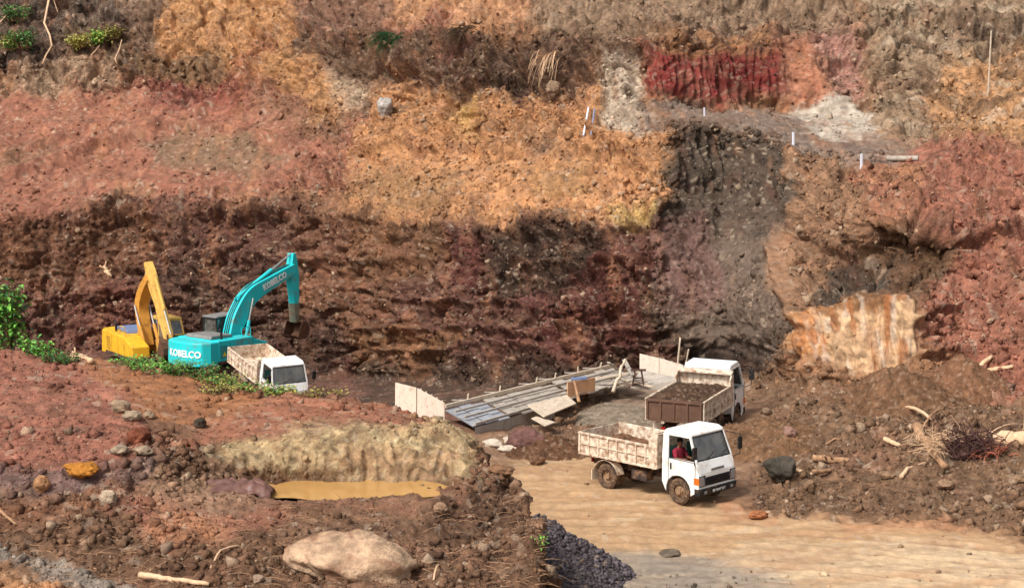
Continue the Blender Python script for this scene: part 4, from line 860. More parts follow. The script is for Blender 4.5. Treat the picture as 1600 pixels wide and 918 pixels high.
    for k in range(5): yy = -.45 + k * .21; b.prism([(E.x - bucket_dir * .36 * bs, E.y - .84 * bs), (E.x - bucket_dir * .42 * bs, E.y - .90 * bs), (E.x - bucket_dir * .66 * bs, E.y - .72 * bs)], yy, yy + .08)
    b.build('bucket', M['bucket'], t)
    if text:
        # wording on the counterweight flank and on the boom, right hand side; boom lettering also on the left
        def tp(): return
        x0, y0 = -2.78, 0.0
        b = MB(); b.prism([(-.98, 1.44), (.98, 1.44), (1.08, 1.54), (1.08, 1.76), (.98, 1.86), (-.98, 1.86), (-1.08, 1.76), (-1.08, 1.54)], -2.865, -2.83, 'x')
        # plate is bent round the back: keep it as three flat facets
        bpy.data.meshes.new('unused')
        o = text_obj('lettering', text, .44, M['letter'], cw, frame((-2.835, -.12, 1.62), (0, -1, 0), (0, 0, 1)), .012, .012, .98)
        me = o.data
        for v in me.vertices:      # follow the curve of the counterweight
            yy = abs(v.co.y); v.co.x += (0 if yy < .1 else np.interp(yy, [0, .6, 1.12, 1.34], [0, .04, .21, .58]) * .985)
        i1, i2 = int(len(line) * .60), int(len(line) * .88); p, q = Vector(line[i1]), Vector(line[i2]); c = (p + q) / 2; dr = (q - p).normalized()
        text_obj('lettering', text, .40, M['letter'], bm_, frame((c.x, -.279, c.y), (dr.x, 0, dr.y), (-dr.y, 0, dr.x)), .006, .014, .95)
        b = MB(); b.prism([(-.12, 1.45), (.12, 1.45), (0, 1.66)], -1.345, -1.350); b.m = Matrix.Identity(4); st_ = b.build('warning_sticker', M['sticker'], sb); st_.location = (-1.55, 0, 0) if False else (-1.35, -.004, 0)
    return t
le = px(351, 560, 90); le = (le.x, le.y, -2.76)
make_excavator('excavator', 'teal excavator with its boom raised over the half hidden truck', le, (0, 0, R(90 - 36)), M['teal'],
   [(.25, 1.55), (.72, 2.6), (1.65, 3.75), (3.0, 4.3), (4.8, 4.85)], [.20, .44, .40, .24], (4.85, 4.85), (4.95, 2.15), M['teal'], M['teal'], M['greymetal'], M['teal'], 'KOBELCO')
ly = px(228, 565, 92); ly = (ly.x, ly.y, -3.0)
make_excavator('excavator', 'yellow excavator with folded arm standing behind the teal machine', ly, (0, 0, R(-56)), M['yellow2'],
   [(.25, 1.55), (-.15, 2.6), (-.32, 3.5), (.15, 4.3), (.95, 5.0)], [.20, .24, .28, .18], (1.0, 5.05), (2.9, 2.2), M['orange'], M['yellow'], M['bluegrey'], M['yellow'], None)

#SECTION_REST
# ------------------------------------------------------------------ puddle
def wet_mat(name, c, rough):
    m = mat(name, c, rough, var=.08, scale=1.2, spec=.5, bump=.08, bscale=3); return m
def flat_poly(name, pts, m, z):
    me = bpy.data.meshes.new(name); me.from_pydata([(p.x, p.y, z) for p in pts], [], [tuple(range(len(pts)))]); me.materials.append(m)
    o = bpy.data.objects.new(name, me); C.objects.link(o); return o
PZL = 3.13
pp = [px(u, v, y_of(v, PZL)) for u, v in [(545 + (168 + 14 * math.sin(3.1 * a_) + 9 * math.sin(7 * a_)) * math.cos(a_), 763 + (20 + 2.5 * math.sin(5 * a_ + 1) + 1.5 * math.sin(11 * a_)) * math.sin(a_)) for a_ in [2 * math.pi * k_ / 72 for k_ in range(72)]]]
tag(flat_poly('puddle_water', pp, wet_mat('muddy yellow water', (186, 142, 84), .05), PZL), kind='structure')

def at(u, v, z=0.0): return px(u, v, y_of(v, z))
# ------------------------------------------------------------------ timber formwork
A_, B_, C_, D_ = at(696, 641, .15), at(958, 576, .0), at(1000, 594, .0), at(742, 668, .15)
t = thing('formwork_deck', 'long deck of grey weathered boards laid out as formwork left of the trucks', 'formwork', (A_.x, A_.y, 0))
def loc_(p): return Vector((p.x - A_.x, p.y - A_.y, p.z))
n = 15
for k in range(n):
    a, b_ = k / n, (k + .93) / n; j = random.uniform(-.04, .05); e = [random.uniform(-.25, .2) for _ in range(2)]
    p0 = loc_(A_.lerp(B_, a)); p1 = loc_(A_.lerp(B_, b_)); q1 = loc_(D_.lerp(C_, b_)); q0 = loc_(D_.lerp(C_, a))
    q0 = q0 + (q0 - p0).normalized() * e[0]; q1 = q1 + (q1 - p1).normalized() * e[0]
    up = Vector((0, 0, .04)); o_ = Vector((0, 0, j + (0.05 if k % 2 else 0)))
    MB().hexa([p0 + o_, p1 + o_, q1 + o_, q0 + o_], [p0 + o_ + up, p1 + o_ + up, q1 + o_ + up, q0 + o_ + up]).build('board', M['plankb'] if k < 3 else M['plank'], t)
up = Vector((0, 0, .16))
MB().bar(loc_(A_) + up, loc_(B_) + up, .10, .12).build('edge_beam', M['timber'], t)
MB().bar(loc_(D_) + Vector((0, 0, .13)), loc_(D_.lerp(C_, .5)) + Vector((0, 0, .15)), .08, .08).build('edge_beam', M['plank'], t)
for f_ in (.33, .66):
    MB().bar(loc_(A_.lerp(D_, f_)) + Vector((0, 0, .17)), loc_(B_.lerp(C_, f_)) + Vector((0, 0, .17)), .09, .07).build('batten', M['plank'], t)
for k, f_ in enumerate((.12, .3, .5, .62, .78, .9)):
    p = loc_(A_.lerp(B_, f_)); MB().tube([p + Vector((-.1, .05, -.4)), p + Vector((random.uniform(-.15, .15), .1, .42))], .03, 6).build('peg', M['timber'], t)
    MB().bar(p + Vector((-.1, -.1, .2)), p + Vector((-.6, .35, .12)), .05, .04).build('strut', M['plank'], t)
# front face closing boards
MB().hexa([loc_(D_) - Vector((0, 0, .5)), loc_(D_.lerp(C_, .45)) - Vector((0, 0, .5)), loc_(D_.lerp(C_, .45)) - Vector((0, -.04, .5)), loc_(D_) - Vector((0, -.04, .5))],
          [loc_(D_), loc_(D_.lerp(C_, .45)), loc_(D_.lerp(C_, .45)) + Vector((0, .04, 0)), loc_(D_) + Vector((0, .04, 0))]).build('side_board', M['plank'], t)
def sheet(name, label, cat, quad, m, thick=.03, group=None, battens=0):
    """panel from four 3-D corners (two bottom, two top)"""
    b0, b1, t1, t0 = quad; c = (b0 + b1) / 2; nrm = (b1 - b0).cross(t0 - b0).normalized() * thick
    r = thing(name, label, cat, c, group=group); L = [q - c for q in quad]
    MB().hexa([L[0], L[1], L[1] + nrm, L[0] + nrm], [L[3], L[2], L[2] + nrm, L[3] + nrm]).build('panel', m, r)
    for k in range(battens):
        f_ = (k + .5) / battens; p = L[0].lerp(L[1], f_); q = L[3].lerp(L[2], f_); MB().bar(p - nrm * .5, q - nrm * .5 + (q - p) * .03, .05, .03, up=(0, 1, 0)).build('batten', M['timber'], r)
    return r
PLY = 'plywood sheets set round the formwork'
def up_sheet(label, u0, u1, vt0, vt1, vb0, vb1, Y0, Y1, m, bat=0):
    return sheet('plywood_sheet', label, 'plywood sheet', [px(u0, vb0, Y0), px(u1, vb1, Y1), px(u1, vt1, Y1), px(u0, vt0, Y0)], m, .03, PLY, bat)
up_sheet('pale square plywood sheet standing leftmost, behind the crest of the near mound', 618, 651, 597, 605, 660, 668, 68, 67.6, M['ply'])
up_sheet('pale plywood sheet with ribs, standing between the leftmost sheet and the deck', 653, 695, 606, 629, 668, 690, 67.5, 65.4, M['ply'], 5)
up_sheet('pale plywood sheet standing at the far end of the deck, left one of the pair', 1000, 1030, 552, 559, 588, 593, 76.5, 76.0, M['ply'])
up_sheet('pale plywood sheet standing behind the second truck bed, right one of the pair', 1031, 1068, 559, 570, 593, 600, 76.0, 75, M['ply'], 3)
up_sheet('orange plywood sheet leaning upright at the middle of the deck', 886, 929, 597, 589, 621, 612, 70.8, 72.2, M['ply2'])
sheet('plywood_sheet', 'grey plywood sheet sloping down in front of the upright pair', 'plywood sheet', [at(985, 606, .05), at(1060, 612, .0), at(1066, 592, .5), at(1000, 578, .5)], M['plank'], .03, PLY)
sheet('loose_board', 'wide pale loose board lying at the front edge of the deck', 'board', [at(850, 652, .25), at(900, 631, .25), at(885, 618, .45), at(824, 634, .42)], M['timber'], .04)
sheet('loose_board', 'narrow pale board lying on the soil below the wide one', 'board', [at(852, 666, .1), at(868, 660, .1), at(838, 651, .15), at(830, 654, .15)], M['timber'], .03)
def pole(name, label, cat, a, b, r, m, n=7, bend=0, group=None):
    a, b = Vector(a), Vector(b); k = 8; c = (a + b) / 2
    pts = [a.lerp(b, i / k) + Vector((random.uniform(-1, 1), random.uniform(-1, 1), random.uniform(-1, 1))) * bend * math.sin(math.pi * i / k) - c for i in range(k + 1)]
    o = MB().tube(pts, [r * (1.1 - .35 * i / k) * random.uniform(.9, 1.1) for i in range(k + 1)], n).build(name, m, smooth=True); o.location = c
    return tag(o, label, cat, group)
pole('timber_pole', 'tall thin pale pole standing behind the second truck', 'pole', px(1056, 600, 77), px(1063, 527, 77), .05, M['timber'])
pole('timber_pole', 'short leaning pole right of the tall thin one', 'pole', px(1066, 600, 77.5), px(1076, 545, 77.5), .04, M['timber'])
pole('timber_pole', 'crooked timber leaning over the far end of the deck', 'pole', px(958, 612, 72), px(977, 561, 73), .07, M['timber'], bend=.06)
pole('timber_pole', 'dark timber prop leaning against the orange plywood sheet', 'pole', px(905, 628, 70), px(897, 594, 70.7), .06, M['bark'])
for k, (a, b_, lab) in enumerate([((951,566),(966,578),'short plank end jutting up left of the crooked timber'), ((925,592),(1000,580),'long plank lying flat along the far end of the deck'), ((915,604),(990,588),'long plank lying across the boards beside the orange sheet'),
      ((945,600),(1010,596),'plank lying lowest in the jumble before the trestle'), ((975,562),(988,585),'plank tipped down right of the crooked timber'), ((965,590),(1020,604),'plank running towards the sloping grey sheet')]):
    pa, pb = px(a[0], a[1], 73 + k * .3), px(b_[0], b_[1], 73.5 - k * .3); c = (pa + pb) / 2
    o = MB().bar(pa - c, pb - c, .16, .05).build('loose_plank', M['timber'] if k % 2 else M['plank']); o.location = c; tag(o, lab, 'plank', 'planks jumbled at the far end of the deck')
c = px(997, 603, 72.5); t = thing('trestle', 'small dark trestle standing among the jumbled planks', 'trestle', c)
for s in (-1, 1): MB().tube([(s * .22, 0, 0), (s * .12, 0, .62)], .035, 6).build('leg', M['root'], t)
MB().box(-.3, .3, -.05, .05, .6, .67).build('top_bar', M['root'], t); MB().box(-.17, .17, -.025, .025, .30, .35).build('cross_bar', M['root'], t)
c = px(905, 592, 71.4); o = MB().hexa([(-.3, 0, -.06), (.3, .1, -.03), (.3, .3, 0), (-.3, .2, 0)], [(-.3, 0, 0), (.3, .1, .05), (.3, .3, .05), (-.3, .2, .03)]).build('tarpaulin_strip', M['bluegrey']); o.location = c
tag(o, 'small blue strip lying over the top of the orange plywood sheet', 'tarpaulin')

# ------------------------------------------------------------------ heaps
def round_heap(name, label, cat, u, v, Y, rx, ry, h, colr, rough=.08, n=70, m=None, rot=0):
    c = px(u, v, Y); g = GZ(c.x, c.y)
    def fn(X, Y_):
        r = np.sqrt((X / rx) ** 2 + (Y_ / ry) ** 2) + .18 * fbm(X * .9 + u, Y_ * .9, X * 0, 3); return h * np.clip(1 - r, 0, 1) - 2.6 * np.clip(r - 1, 0, 2)
    o = heap(name, fn, -rx * 1.15, rx * 1.15, -ry * 1.15, ry * 1.15, colr, n, rough=rough, m=m); o.location = (c.x, c.y, g - .02); return tag(o, label, cat)
round_heap('gravel_heap', 'dark purplish gravel heap against the foot of the near bank', 'gravel heap', 838, 848, 47.7, 2.5, 2.2, 1.62, (108, 98, 100), .05, 170)
round_heap('soil_heap', 'dark brown soil heap with lumps between the deck and the road', 'soil heap', 862, 700, 62.4, 1.7, 1.6, .55, (118, 84, 62), .13)
round_heap('soil_heap', 'low heap of grey cement and grit beside the second truck', 'soil heap', 970, 640, 69, 1.6, 3.0, .35, (160, 142, 122), .05)
round_heap('soil_heap', 'wide heap of loose brown debris right of the front truck', 'soil heap', 1215, 690, 62.5, 2.2, 2.2, .55, (140, 104, 76), .16)
round_heap('soil_heap', 'tall heap of brown spoil below the cream cut face', 'soil heap', 1400, 620, 65.5, 2.6, 1.8, 1.3, (136, 100, 74), .16)
round_heap('soil_heap', 'spoil heap at the far right under the red slope', 'soil heap', 1500, 590, 66.5, 1.9, 1.5, 1.2, (142, 102, 76), .15)
def stone(name, label, cat, u, v, Y, sx, sy, sz, colr, seed, group=None, sink=.35, rz=0, amp=.1):
    p, nn, cc = G(u, v) if Y is None else (px(u, v, Y), None, None)
    o = blob(name, (sx, sy, sz), colr, ROCKM, seed=seed, amp=amp); o.location = (p.x, p.y, p.z + sz * (1 - sink) - (0 if Y is None else sz)); o.rotation_euler = (random.uniform(-.15, .15), random.uniform(-.15, .15), rz); return tag(o, label, cat, group)
stone('boulder', 'huge pale pinkish boulder half buried in the foreground soil', 'boulder', 545, 886, None, 1.30, .9, .50, (210, 174, 142), 3, sink=.72, amp=.16)
stone('boulder', 'dark grey boulder on the dirt right of the front truck', 'boulder', 1217, 748, None, .48, .42, .42, (92, 84, 74), 8, sink=.25, amp=.08)
stone('boulder', 'brownish purple boulder on the heap of dark soil', 'boulder', 818, 700, None, .6, .45, .42, (128, 92, 84), 12, sink=.2)
RG = 'stones lying about on the soil'
stones = [(215,690,.34,.22,(142,84,62),'reddish brown stone topmost of the stones on the red slope'),(188,640,.26,.18,(176,150,122),'pale stone at the head of the stone row on the red slope'),(172,785,.24,.2,(206,180,152),'round pale stone on the ground left of the puddle'),
 (130,738,.42,.16,(210,140,62),'bright orange flat stone at the foot of the red slope'),(205,652,.22,.14,(184,160,134),'pale stone just below the head of the stone row'),(232,650,.16,.11,(176,150,122),'small pale stone at the right end of the stone row'),
 (186,705,.22,.12,(190,166,140),'flat pale stone below the reddish one'),(222,706,.24,.12,(186,160,134),'flat pale stone right of its twin below the reddish one'),(310,664,.2,.13,(92,78,64),'dark stone alone on the orange soil above the puddle wall'),
 (64,762,.2,.2,(190,140,100),'orange tan stone near the left edge beside the gravel streak'),(1230,684,.24,.24,(170,132,116),'pinkish stone stuck in the debris behind the dark boulder'),(604,176,.5,.55,(190,180,170),'whitish stone set high in the ochre wall'),
 (838,722,.3,.16,(140,104,80),'brown stone at the foot of the dark soil heap'),(1262,762,.2,.14,(168,132,104),'tan stone below the log right of the dark boulder'),(1385,742,.26,.12,(176,140,110),'flat tan stone below the fork of dead wood'),(1395,628,.3,.35,(166,130,100),'upright tan stone on the spoil below the cream cut'),
 (782,738,.36,.14,(150,112,84),'brown flat stone at the road side of the pale sacks'),(1048,862,.34,.03,(128,112,96),'flat dark stone in the middle of the haul road'),(1185,805,.3,.12,(190,124,84),'orange clod on the road below the front truck'),(862,150,.45,.5,(160,132,108),'tan stone under the hanging roots of the upper wall'),
 (690,800,.2,.12,(176,140,112),'tan stone on the step below the puddle wall'),(405,905,.14,.09,(190,160,136),'small pale stone left of the huge boulder'),(1475,758,.3,.14,(168,134,106),'tan stone below the root tangle'),(1590,750,.25,.12,(160,128,100),'tan stone at the right edge of the debris')]
for k, (u, v, sx, sz, c_, lab) in enumerate(stones): stone('stone', lab, 'stone', u, v, None, sx, sx * .8, sz, c_, k * 3.3 + 1, RG, .3, random.uniform(0, 3), .14)
# sacks
for k, (u, v, sx, lab) in enumerate([(800,702,.5,'long pale sack lowest of the three beside the dark soil heap'),(772,694,.34,'pale sack leftmost of the three beside the dark soil heap'),(802,688,.36,'pale sack uppermost of the three beside the dark soil heap')]):
    p, _, _ = G(u, v); o = blob('sack', (sx, .26, .15), (205, 192, 174), M['sack'], seed=50 + k * 4, amp=.12); o.location = (p.x, p.y, p.z + .08); o.rotation_euler = (0, 0, R(12 - 20 * k)); tag(o, lab, 'sack', 'pale sacks by the soil heap')
# crumpled dark sheet in the puddle's left end
p, _, _ = G(372, 762); X, Y_ = np.meshgrid(np.linspace(-.85, .85, 60), np.linspace(-.45, .55, 40)); Z_ = .12 + .22 * np.abs(perlin(X * 1.8, Y_ * 2.6 + 4, X * 0)) + .1 * (Y_ > 0) * Y_ + .1 * np.abs(perlin(X * 4, Y_ * 6, X * 0 + 2)) - .25 * (np.abs(X) / .85) ** 4 - .2 * (np.abs(Y_) / .5) ** 3
o = grid_mesh('crumpled_tarpaulin', X, Y_, Z_, np.tile(lin((104, 74, 68)) * .8, X.shape + (1,)), mat('wet dark tarpaulin', (106, 74, 66), .45, var=.2, scale=3, dirt=(140, 108, 84), dirt_amt=.3)); o.location = p
o.modifiers.new('thick', 'SOLIDIFY').thickness = .015; tag(o, 'crumpled dark brown tarpaulin at the left end of the puddle', 'tarpaulin')

# ------------------------------------------------------------------ dead wood
WG = 'dead wood scattered over the site'
def gp(u, v, off=.05):
    p, n_, _ = G(u, v); return p + n_ * off
def log(label, pts, r, m='bark', name='log', cat='log', stubs=0, off=None, lift=0):
    off = r * .7 if off is None else off
    P = [gp(u, v, off) for u, v in pts]
    # straighten the line between its two resting ends
    n_ = len(P); c = (P[0] + P[-1]) / 2; K = 14; Q = []
    for i in range(K + 1):
        f_ = i / K * (n_ - 1); a = int(min(f_, n_ - 2)); q = P[a].lerp(P[a + 1], f_ - a); base = P[0].lerp(P[-1], i / K)
        q = base.lerp(q, .8 if n_ > 2 else 0) + Vector((0, 0, lift * math.sin(math.pi * i / K))) + Vector([random.uniform(-1, 1) * r * .22 for _ in range(3)]); Q.append(q - c)
    b = MB().tube(Q, [r * (1.15 - .4 * i / K) * random.uniform(.88, 1.1) for i in range(K + 1)], 10)
    for s_ in range(stubs):
        i = random.randint(3, K - 2); d = Vector((random.uniform(-1, 1), random.uniform(-1, 0), random.uniform(.2, 1))).normalized(); b.tube([Q[i], Q[i] + d * r * 3.2], [r * .4, r * .25], 6)
    o = b.build(name, M[m], smooth=True); o.location = c; return tag(o, label, cat, WG)
log('stout pale log lying in the debris between the dark boulder and the root tangle', [(1272,716),(1300,719),(1338,721)], .11, stubs=2)
log('thick trunk slanting down to the left edge of the root tangle', [(1430,668),(1450,702),(1474,734)], .14, stubs=1)
log('peeled pale stick standing over the upper end of the slanting trunk', [(1411,636),(1452,657)], .06, 'palewood', name='branch', cat='branch', lift=.15)
log('thin branch forking across the pale peeled stick', [(1436,674),(1472,640)], .04, name='branch', cat='branch', lift=.2)
log('very thick pale log entering the picture at the right edge', [(1556,696),(1600,692),(1660,690)], .26, 'palewood', stubs=1)
log('short curved pale piece of wood left of the slanting trunk', [(1380,687),(1405,697)], .08, 'palewood', name='branch', cat='branch')
log('pale stick touching the right side of the dark boulder', [(1238,735),(1272,741)], .06, 'palewood', name='branch', cat='branch')
log('stubby stick right of the one touching the dark boulder', [(1274,737),(1296,735)], .07, name='branch', cat='branch')
log('small crooked branch in the debris above the stout pale log', [(1288,692),(1302,682),(1314,685)], .035, name='branch', cat='branch')
log('forked pale twig below the curved pale piece of wood', [(1408,744),(1414,732),(1446,722)], .06, 'palewood', name='branch', cat='branch')
log('pale branch lying high on the spoil below the red slope', [(1500,582),(1528,574),(1548,556)], .09, 'palewood', name='branch', cat='branch', stubs=1)
log('flat pale branch right of the one high on the spoil', [(1540,580),(1580,574)], .08, 'palewood', name='branch', cat='branch')
log('long thin stick leaning up from the root tangle to the right', [(1518,706),(1592,660)], .03, 'palewood', name='branch', cat='branch', lift=.3)
log('long bare stick lying in the near left corner', [(222,898),(270,905),(328,912)], .06, 'palewood', name='branch', cat='branch')
log('bent thin twig left of the huge boulder', [(330,884),(345,865),(374,850)], .025, 'palewood', name='branch', cat='branch', lift=.1)
log('short twig between the long bare stick and the bent twig', [(238,890),(262,874)], .025, name='branch', cat='branch')
log('thin dark stick lying at the left edge below the red slope', [(0,795),(24,818)], .035, name='branch', cat='branch')
log('pale upright twig right of the huge boulder', [(680,905),(686,880)], .02, 'palewood', name='branch', cat='branch', lift=.1)
log('pale splintered chunk on the crest right of the green shrub', [(112,556),(125,558),(140,566)], .12, 'palewood', stubs=2)
log('pale splintered stub in the dark wall above the yellow excavator', [(160,420),(175,430)], .14, 'palewood', stubs=4)
log('thin stick lying along the grit streak in the near left corner', [(480,745),(505,741)], .02, name='branch', cat='branch') if False else None
# root tangle
c = gp(1512, 712, .1); t = thing('root_ball', 'torn root ball with dark purple roots beside the thick pale log', 'root ball', c)
def roots(n_, cen, rad, L, up, m, name, r0=.018):
    b = MB()
    for k in range(n_):
        d = Vector((random.gauss(0, 1), random.gauss(0, .5) - .3, abs(random.gauss(0, .8)) * up + random.uniform(-.2, .3))).normalized(); p = Vector(cen) + Vector((random.gauss(0, rad), random.gauss(0, rad * .5), random.gauss(0, rad * .4))); pts = [p.copy()]
        for i in range(5): d = (d + Vector((random.uniform(-.5, .5), random.uniform(-.4, .4), random.uniform(-.6, .3)))).normalized(); p = p + d * L / 5; pts.append(p.copy())
        b.tube(pts, [r0 * (1 - .15 * i) for i in range(6)], 4, cap=False)
    return b.build(name, m, t)
o = blob('root_core', (.65, .4, .36), (66, 46, 42), M['root'], seed=77, parent=t, amp=.3); o.location = (0, .1, .1)
roots(130, (0, -.05, .35), .36, .85, 1, M['root'], 'dark_roots', .022); roots(30, (.8, -.2, .1), .2, .55, .7, M['redroot'], 'red_roots', .028); roots(130, (-.95, .1, .35), .36, .55, .8, M['palewood'], 'pale_roots', .013)

# ------------------------------------------------------------------ stakes, string pole, pipes
def stake(label, u, v0, v1, r=.035, m='pipe'):
    p, _, _ = G(u, v1); h = (v1 - v0) / F * p.y; o = MB().tube([(0, 0, -.15), (0, 0, h)], r, 7).build('survey_stake', M[m]); o.location = p; o.rotation_euler = (random.uniform(-.05, .05), random.uniform(-.05, .05), 0)
    return tag(o, label, 'stake', 'white survey stakes along the upper track')
stake('white survey stake at the grey sand fan on the upper track', 1240, 203, 222, .07); stake('white survey stake at the lower right bend of the upper track', 1344, 240, 259, .07); stake('small white survey stake below the dark red wall', 1102, 165, 178, .05)
p, _, _ = G(1541, 143); q = px(1549, 48, p.y); o = MB().tube([(0, 0, -.3), (q - p) * .5, (q - p)], .045, 6).build('bamboo_pole', M['timber']); o.location = p; tag(o, 'tall thin bamboo pole standing on the upper right ledge', 'pole')
for k, (u, lab) in enumerate([(914, 'left pale pipe of the two leaning at the foot of the pale rock'), (926, 'right pale pipe of the two leaning at the foot of the pale rock')]):
    a = gp(u, 212, .1); b_ = gp(u + 10, 178, .45); o = MB().tube([(0, 0, 0), (b_ - a) * .6, b_ - a], .05, 8).build('plastic_pipe', M['pipe'] if k == 0 else M['greypipe']); o.location = a; tag(o, lab, 'pipe', 'pale pipes')
a = gp(1384, 249, .12); b_ = gp(1438, 250, .12); o = MB().tube([(0, 0, 0), (b_ - a) * .5, b_ - a], .12, 10).build('concrete_pipe', M['plank']); o.location = a; tag(o, 'grey pipe lying on the right end of the upper track', 'pipe')

# ------------------------------------------------------------------ plants
def leaf_mat(name, c, v=.35):
    m = mat(name, c, .55, var=v, scale=9, spec=.35); b = m.node_tree.nodes['Principled BSDF']
    b.inputs['Subsurface Weight'].default_value = 0; return m
LM = dict(light=leaf_mat('light green leaf', (120, 176, 72)), mid=leaf_mat('mid green leaf', (84, 140, 62)), dark=leaf_mat('dark green leaf', (50, 84, 46)), olive=leaf_mat('yellow green leaf', (166, 160, 78)), dry=leaf_mat('dry brown frond', (96, 78, 56)))
def leaves(name, pts, size, m, parent, droop=.3, narrow=.55):
    vs = []; fs = []
    for p in pts:
        s_ = size * random.uniform(.6, 1.3); a = random.uniform(0, 2 * math.pi); el = random.uniform(-.5, .8) - droop
        d = Vector((math.cos(a) * math.cos(el), math.sin(a) * math.cos(el), math.sin(el))); sd_ = d.cross(Vector((random.uniform(-.4, .4), random.uniform(-.4, .4), 1))).normalized() * s_ * narrow; up_ = sd_.cross(d).normalized() * s_ * .12
        p = Vector(p); b0 = len(vs); vs += [p, p + d * s_ * .35 + sd_ * .5 + up_, p + d * s_ * .75 + sd_ * .38 + up_, p + d * s_ * 1.1 - up_, p + d * s_ * .75 - sd_ * .38 + up_, p + d * s_ * .35 - sd_ * .5 + up_, p + d * s_ * .5]
        fs += [(b0, b0+1, b0+6), (b0+1, b0+2, b0+6), (b0+2, b0+3, b0+6), (b0+3, b0+4, b0+6), (b0+4, b0+5, b0+6), (b0+5, b0, b0+6)]
    me = bpy.data.meshes.new(name); me.from_pydata([tuple(v) for v in vs], [], fs); me.materials.append(m)
    o = bpy.data.objects.new(name, me); C.objects.link(o); o.parent = parent; return o
def plant(name, label, cat, base, spread, h, nst, lsize, mats, group=None, per=16):
    t = thing(name, label, cat, base, group=group); b = MB(); pts = []
    for k in range(nst):
        a = random.uniform(0, 2 * math.pi); r = random.random() ** .5; tip = Vector((math.cos(a) * r * spread, math.sin(a) * r * spread * .7, h * random.uniform(.45, 1)))
        st = Vector((tip.x * .45, tip.y * .45, -.1)); mid = st.lerp(tip, .55) + Vector((0, 0, h * .12)); b.tube([st, mid, tip], [.018, .012, .006], 4, cap=False)
        for i in range(per):
            f_ = random.uniform(.15, 1.05); q = st.lerp(mid, f_ * 2) if f_ < .5 else mid.lerp(tip, f_ * 2 - 1); pts.append(q + Vector([random.gauss(0, lsize * .7) for _ in range(3)]))
    b.build('stem', M['bark'], t); random.shuffle(pts); n_ = len(pts) // len(mats)
    for k, m in enumerate(mats): leaves('foliage', pts[k * n_:(k + 1) * n_], lsize, m, t)
    return t
b0 = px(12, 552, 53.5); g0 = GZ(b0.x, b0.y)
plant('leafy_shrub', 'tall broad leaved green shrub at the left edge on the mound crest', 'shrub', (b0.x, b0.y, px(12, 548, 53.5).z), .48, 1.9, 34, .19, [LM['light'], LM['mid'], LM['light'], LM['dark']], per=22)
b0 = px(62, 560, 53); plant('leafy_shrub', 'low broad leaved shrub spreading right of the tall one', 'shrub', (b0.x, b0.y, px(60, 558, 53).z), .55, .5, 24, .13, [LM['light'], LM['mid']], per=18)
CG = 'creeping plants along the mound crest'
for k, (u, v, sp, hh, ms, lab) in enumerate([(215,562,.5,.35,['light','mid'],'bright creeping plant in front of the yellow excavator'),(262,566,.55,.35,['mid','light'],'creeping plant below the left corner of the teal counterweight'),(305,573,.5,.35,['mid','dark'],'creeping plant below the teal counterweight'),(345,584,.5,.32,['mid','olive'],'creeping plant between teal machine and half hidden truck'),(385,598,.45,.3,['olive','mid'],'sparse creeping plant in front of the half hidden truck'),(98,560,.4,.25,['mid','dark'],'thin creeping plant right of the low shrub'),(500,612,.4,.25,['olive','dry'],'dry tuft right of the half hidden truck'),(345,610,.35,.2,['olive','dry'],'dry tuft on the slope below the creeping plants'),(435,602,.3,.2,['mid','olive'],'small tuft just before the cab of the half hidden truck')]):
    p, _, _ = G(u, v, 'F'); plant('creeping_plant', lab, 'creeper', p + Vector((0, -.1, 0)), sp * 1.7, hh * .8, 34, .085, [LM[m] for m in ms], CG, 16)
p, _, _ = G(902, 872, 'F'); plant('grass_tuft', 'tiny green tuft on the edge of the near bank above the gravel', 'grass tuft', px(845, 852, 39.6), .12, .2, 6, .07, [LM['light']], None, 8)
BG = 'green plants on the upper left wall'
for (u, v, sp, hh, ms, lab) in [(28,24,1.0,.9,['dark','mid'],'dark green bush in the top left corner'),(15,70,.7,.9,['olive','mid'],'yellowish bush at the left edge below the top corner'),(38,72,.8,1.0,['mid','dark'],'green bush right of the yellowish one at the left edge'),(128,66,.7,.6,['olive','olive'],'olive bush left of the brightest plant of the upper wall'),(150,58,.5,.6,['light','olive'],'brightest green plant of the upper left wall'),(178,52,.6,.6,['olive','dry'],'olive and dry bush right of the brightest plant')]:
    p, n_, _ = G(u, v + 8); plant('wall_bush', lab, 'bush', p + n_ * .2, sp * 1.25, hh * 1.1, 34, .20, [LM[m] for m in ms], BG, 14)
# drooping fronds
def fronds(label, u, v, n_, L, m, name='dead_palm_frond', spread=1.0, side=-1):
    p, nn, _ = G(u, v); t = thing(name, label, 'palm frond', p + nn * .2); b = MB()
    for k in range(n_):
        d = Vector((side * random.uniform(.2, 1) * spread, -random.uniform(.3, .8), random.uniform(-.1, .6))); pts = [Vector((random.uniform(-.3, .9), 0, random.uniform(-.1, .3)))]
        for i in range(6): d = d + Vector((0, -.03, -.28)); pts.append(pts[-1] + d.normalized() * L / 6)
        b.tube(pts, [.028 * (1 - i * .13) for i in range(7)], 3, cap=False)
    b.build('leaflets', m, t); return t
fronds('dark drooping palm frond on the ochre wall below the top edge', 612, 62, 46, 1.6, LM['dark'], spread=1.2)
fronds('dry brown frond hanging right of the dark drooping one', 720, 50, 40, 1.8, LM['dry'], spread=1.3)
fronds('dry pale frond hanging over the hole in the upper wall', 855, 92, 30, 1.9, M['palewood'], spread=.5)
VG = 'bare hanging roots on the upper left wall'
def vine(label, pts, r=.05):
    P = [gp(u, v, .35) for u, v in pts]; c = P[0]; o = MB().tube([Vector((*smooth3,)) - c for smooth3 in P], [r * (1.1 - .5 * i / len(P)) for i in range(len(P))], 6).build('hanging_root', M['palewood'], smooth=True); o.location = c; return tag(o, label, 'root', VG)
vine('long pale root winding down the upper left wall', [(78,-12),(79,6),(78,22),(72,42),(79,60),(80,76),(74,92),(67,104)], .075)
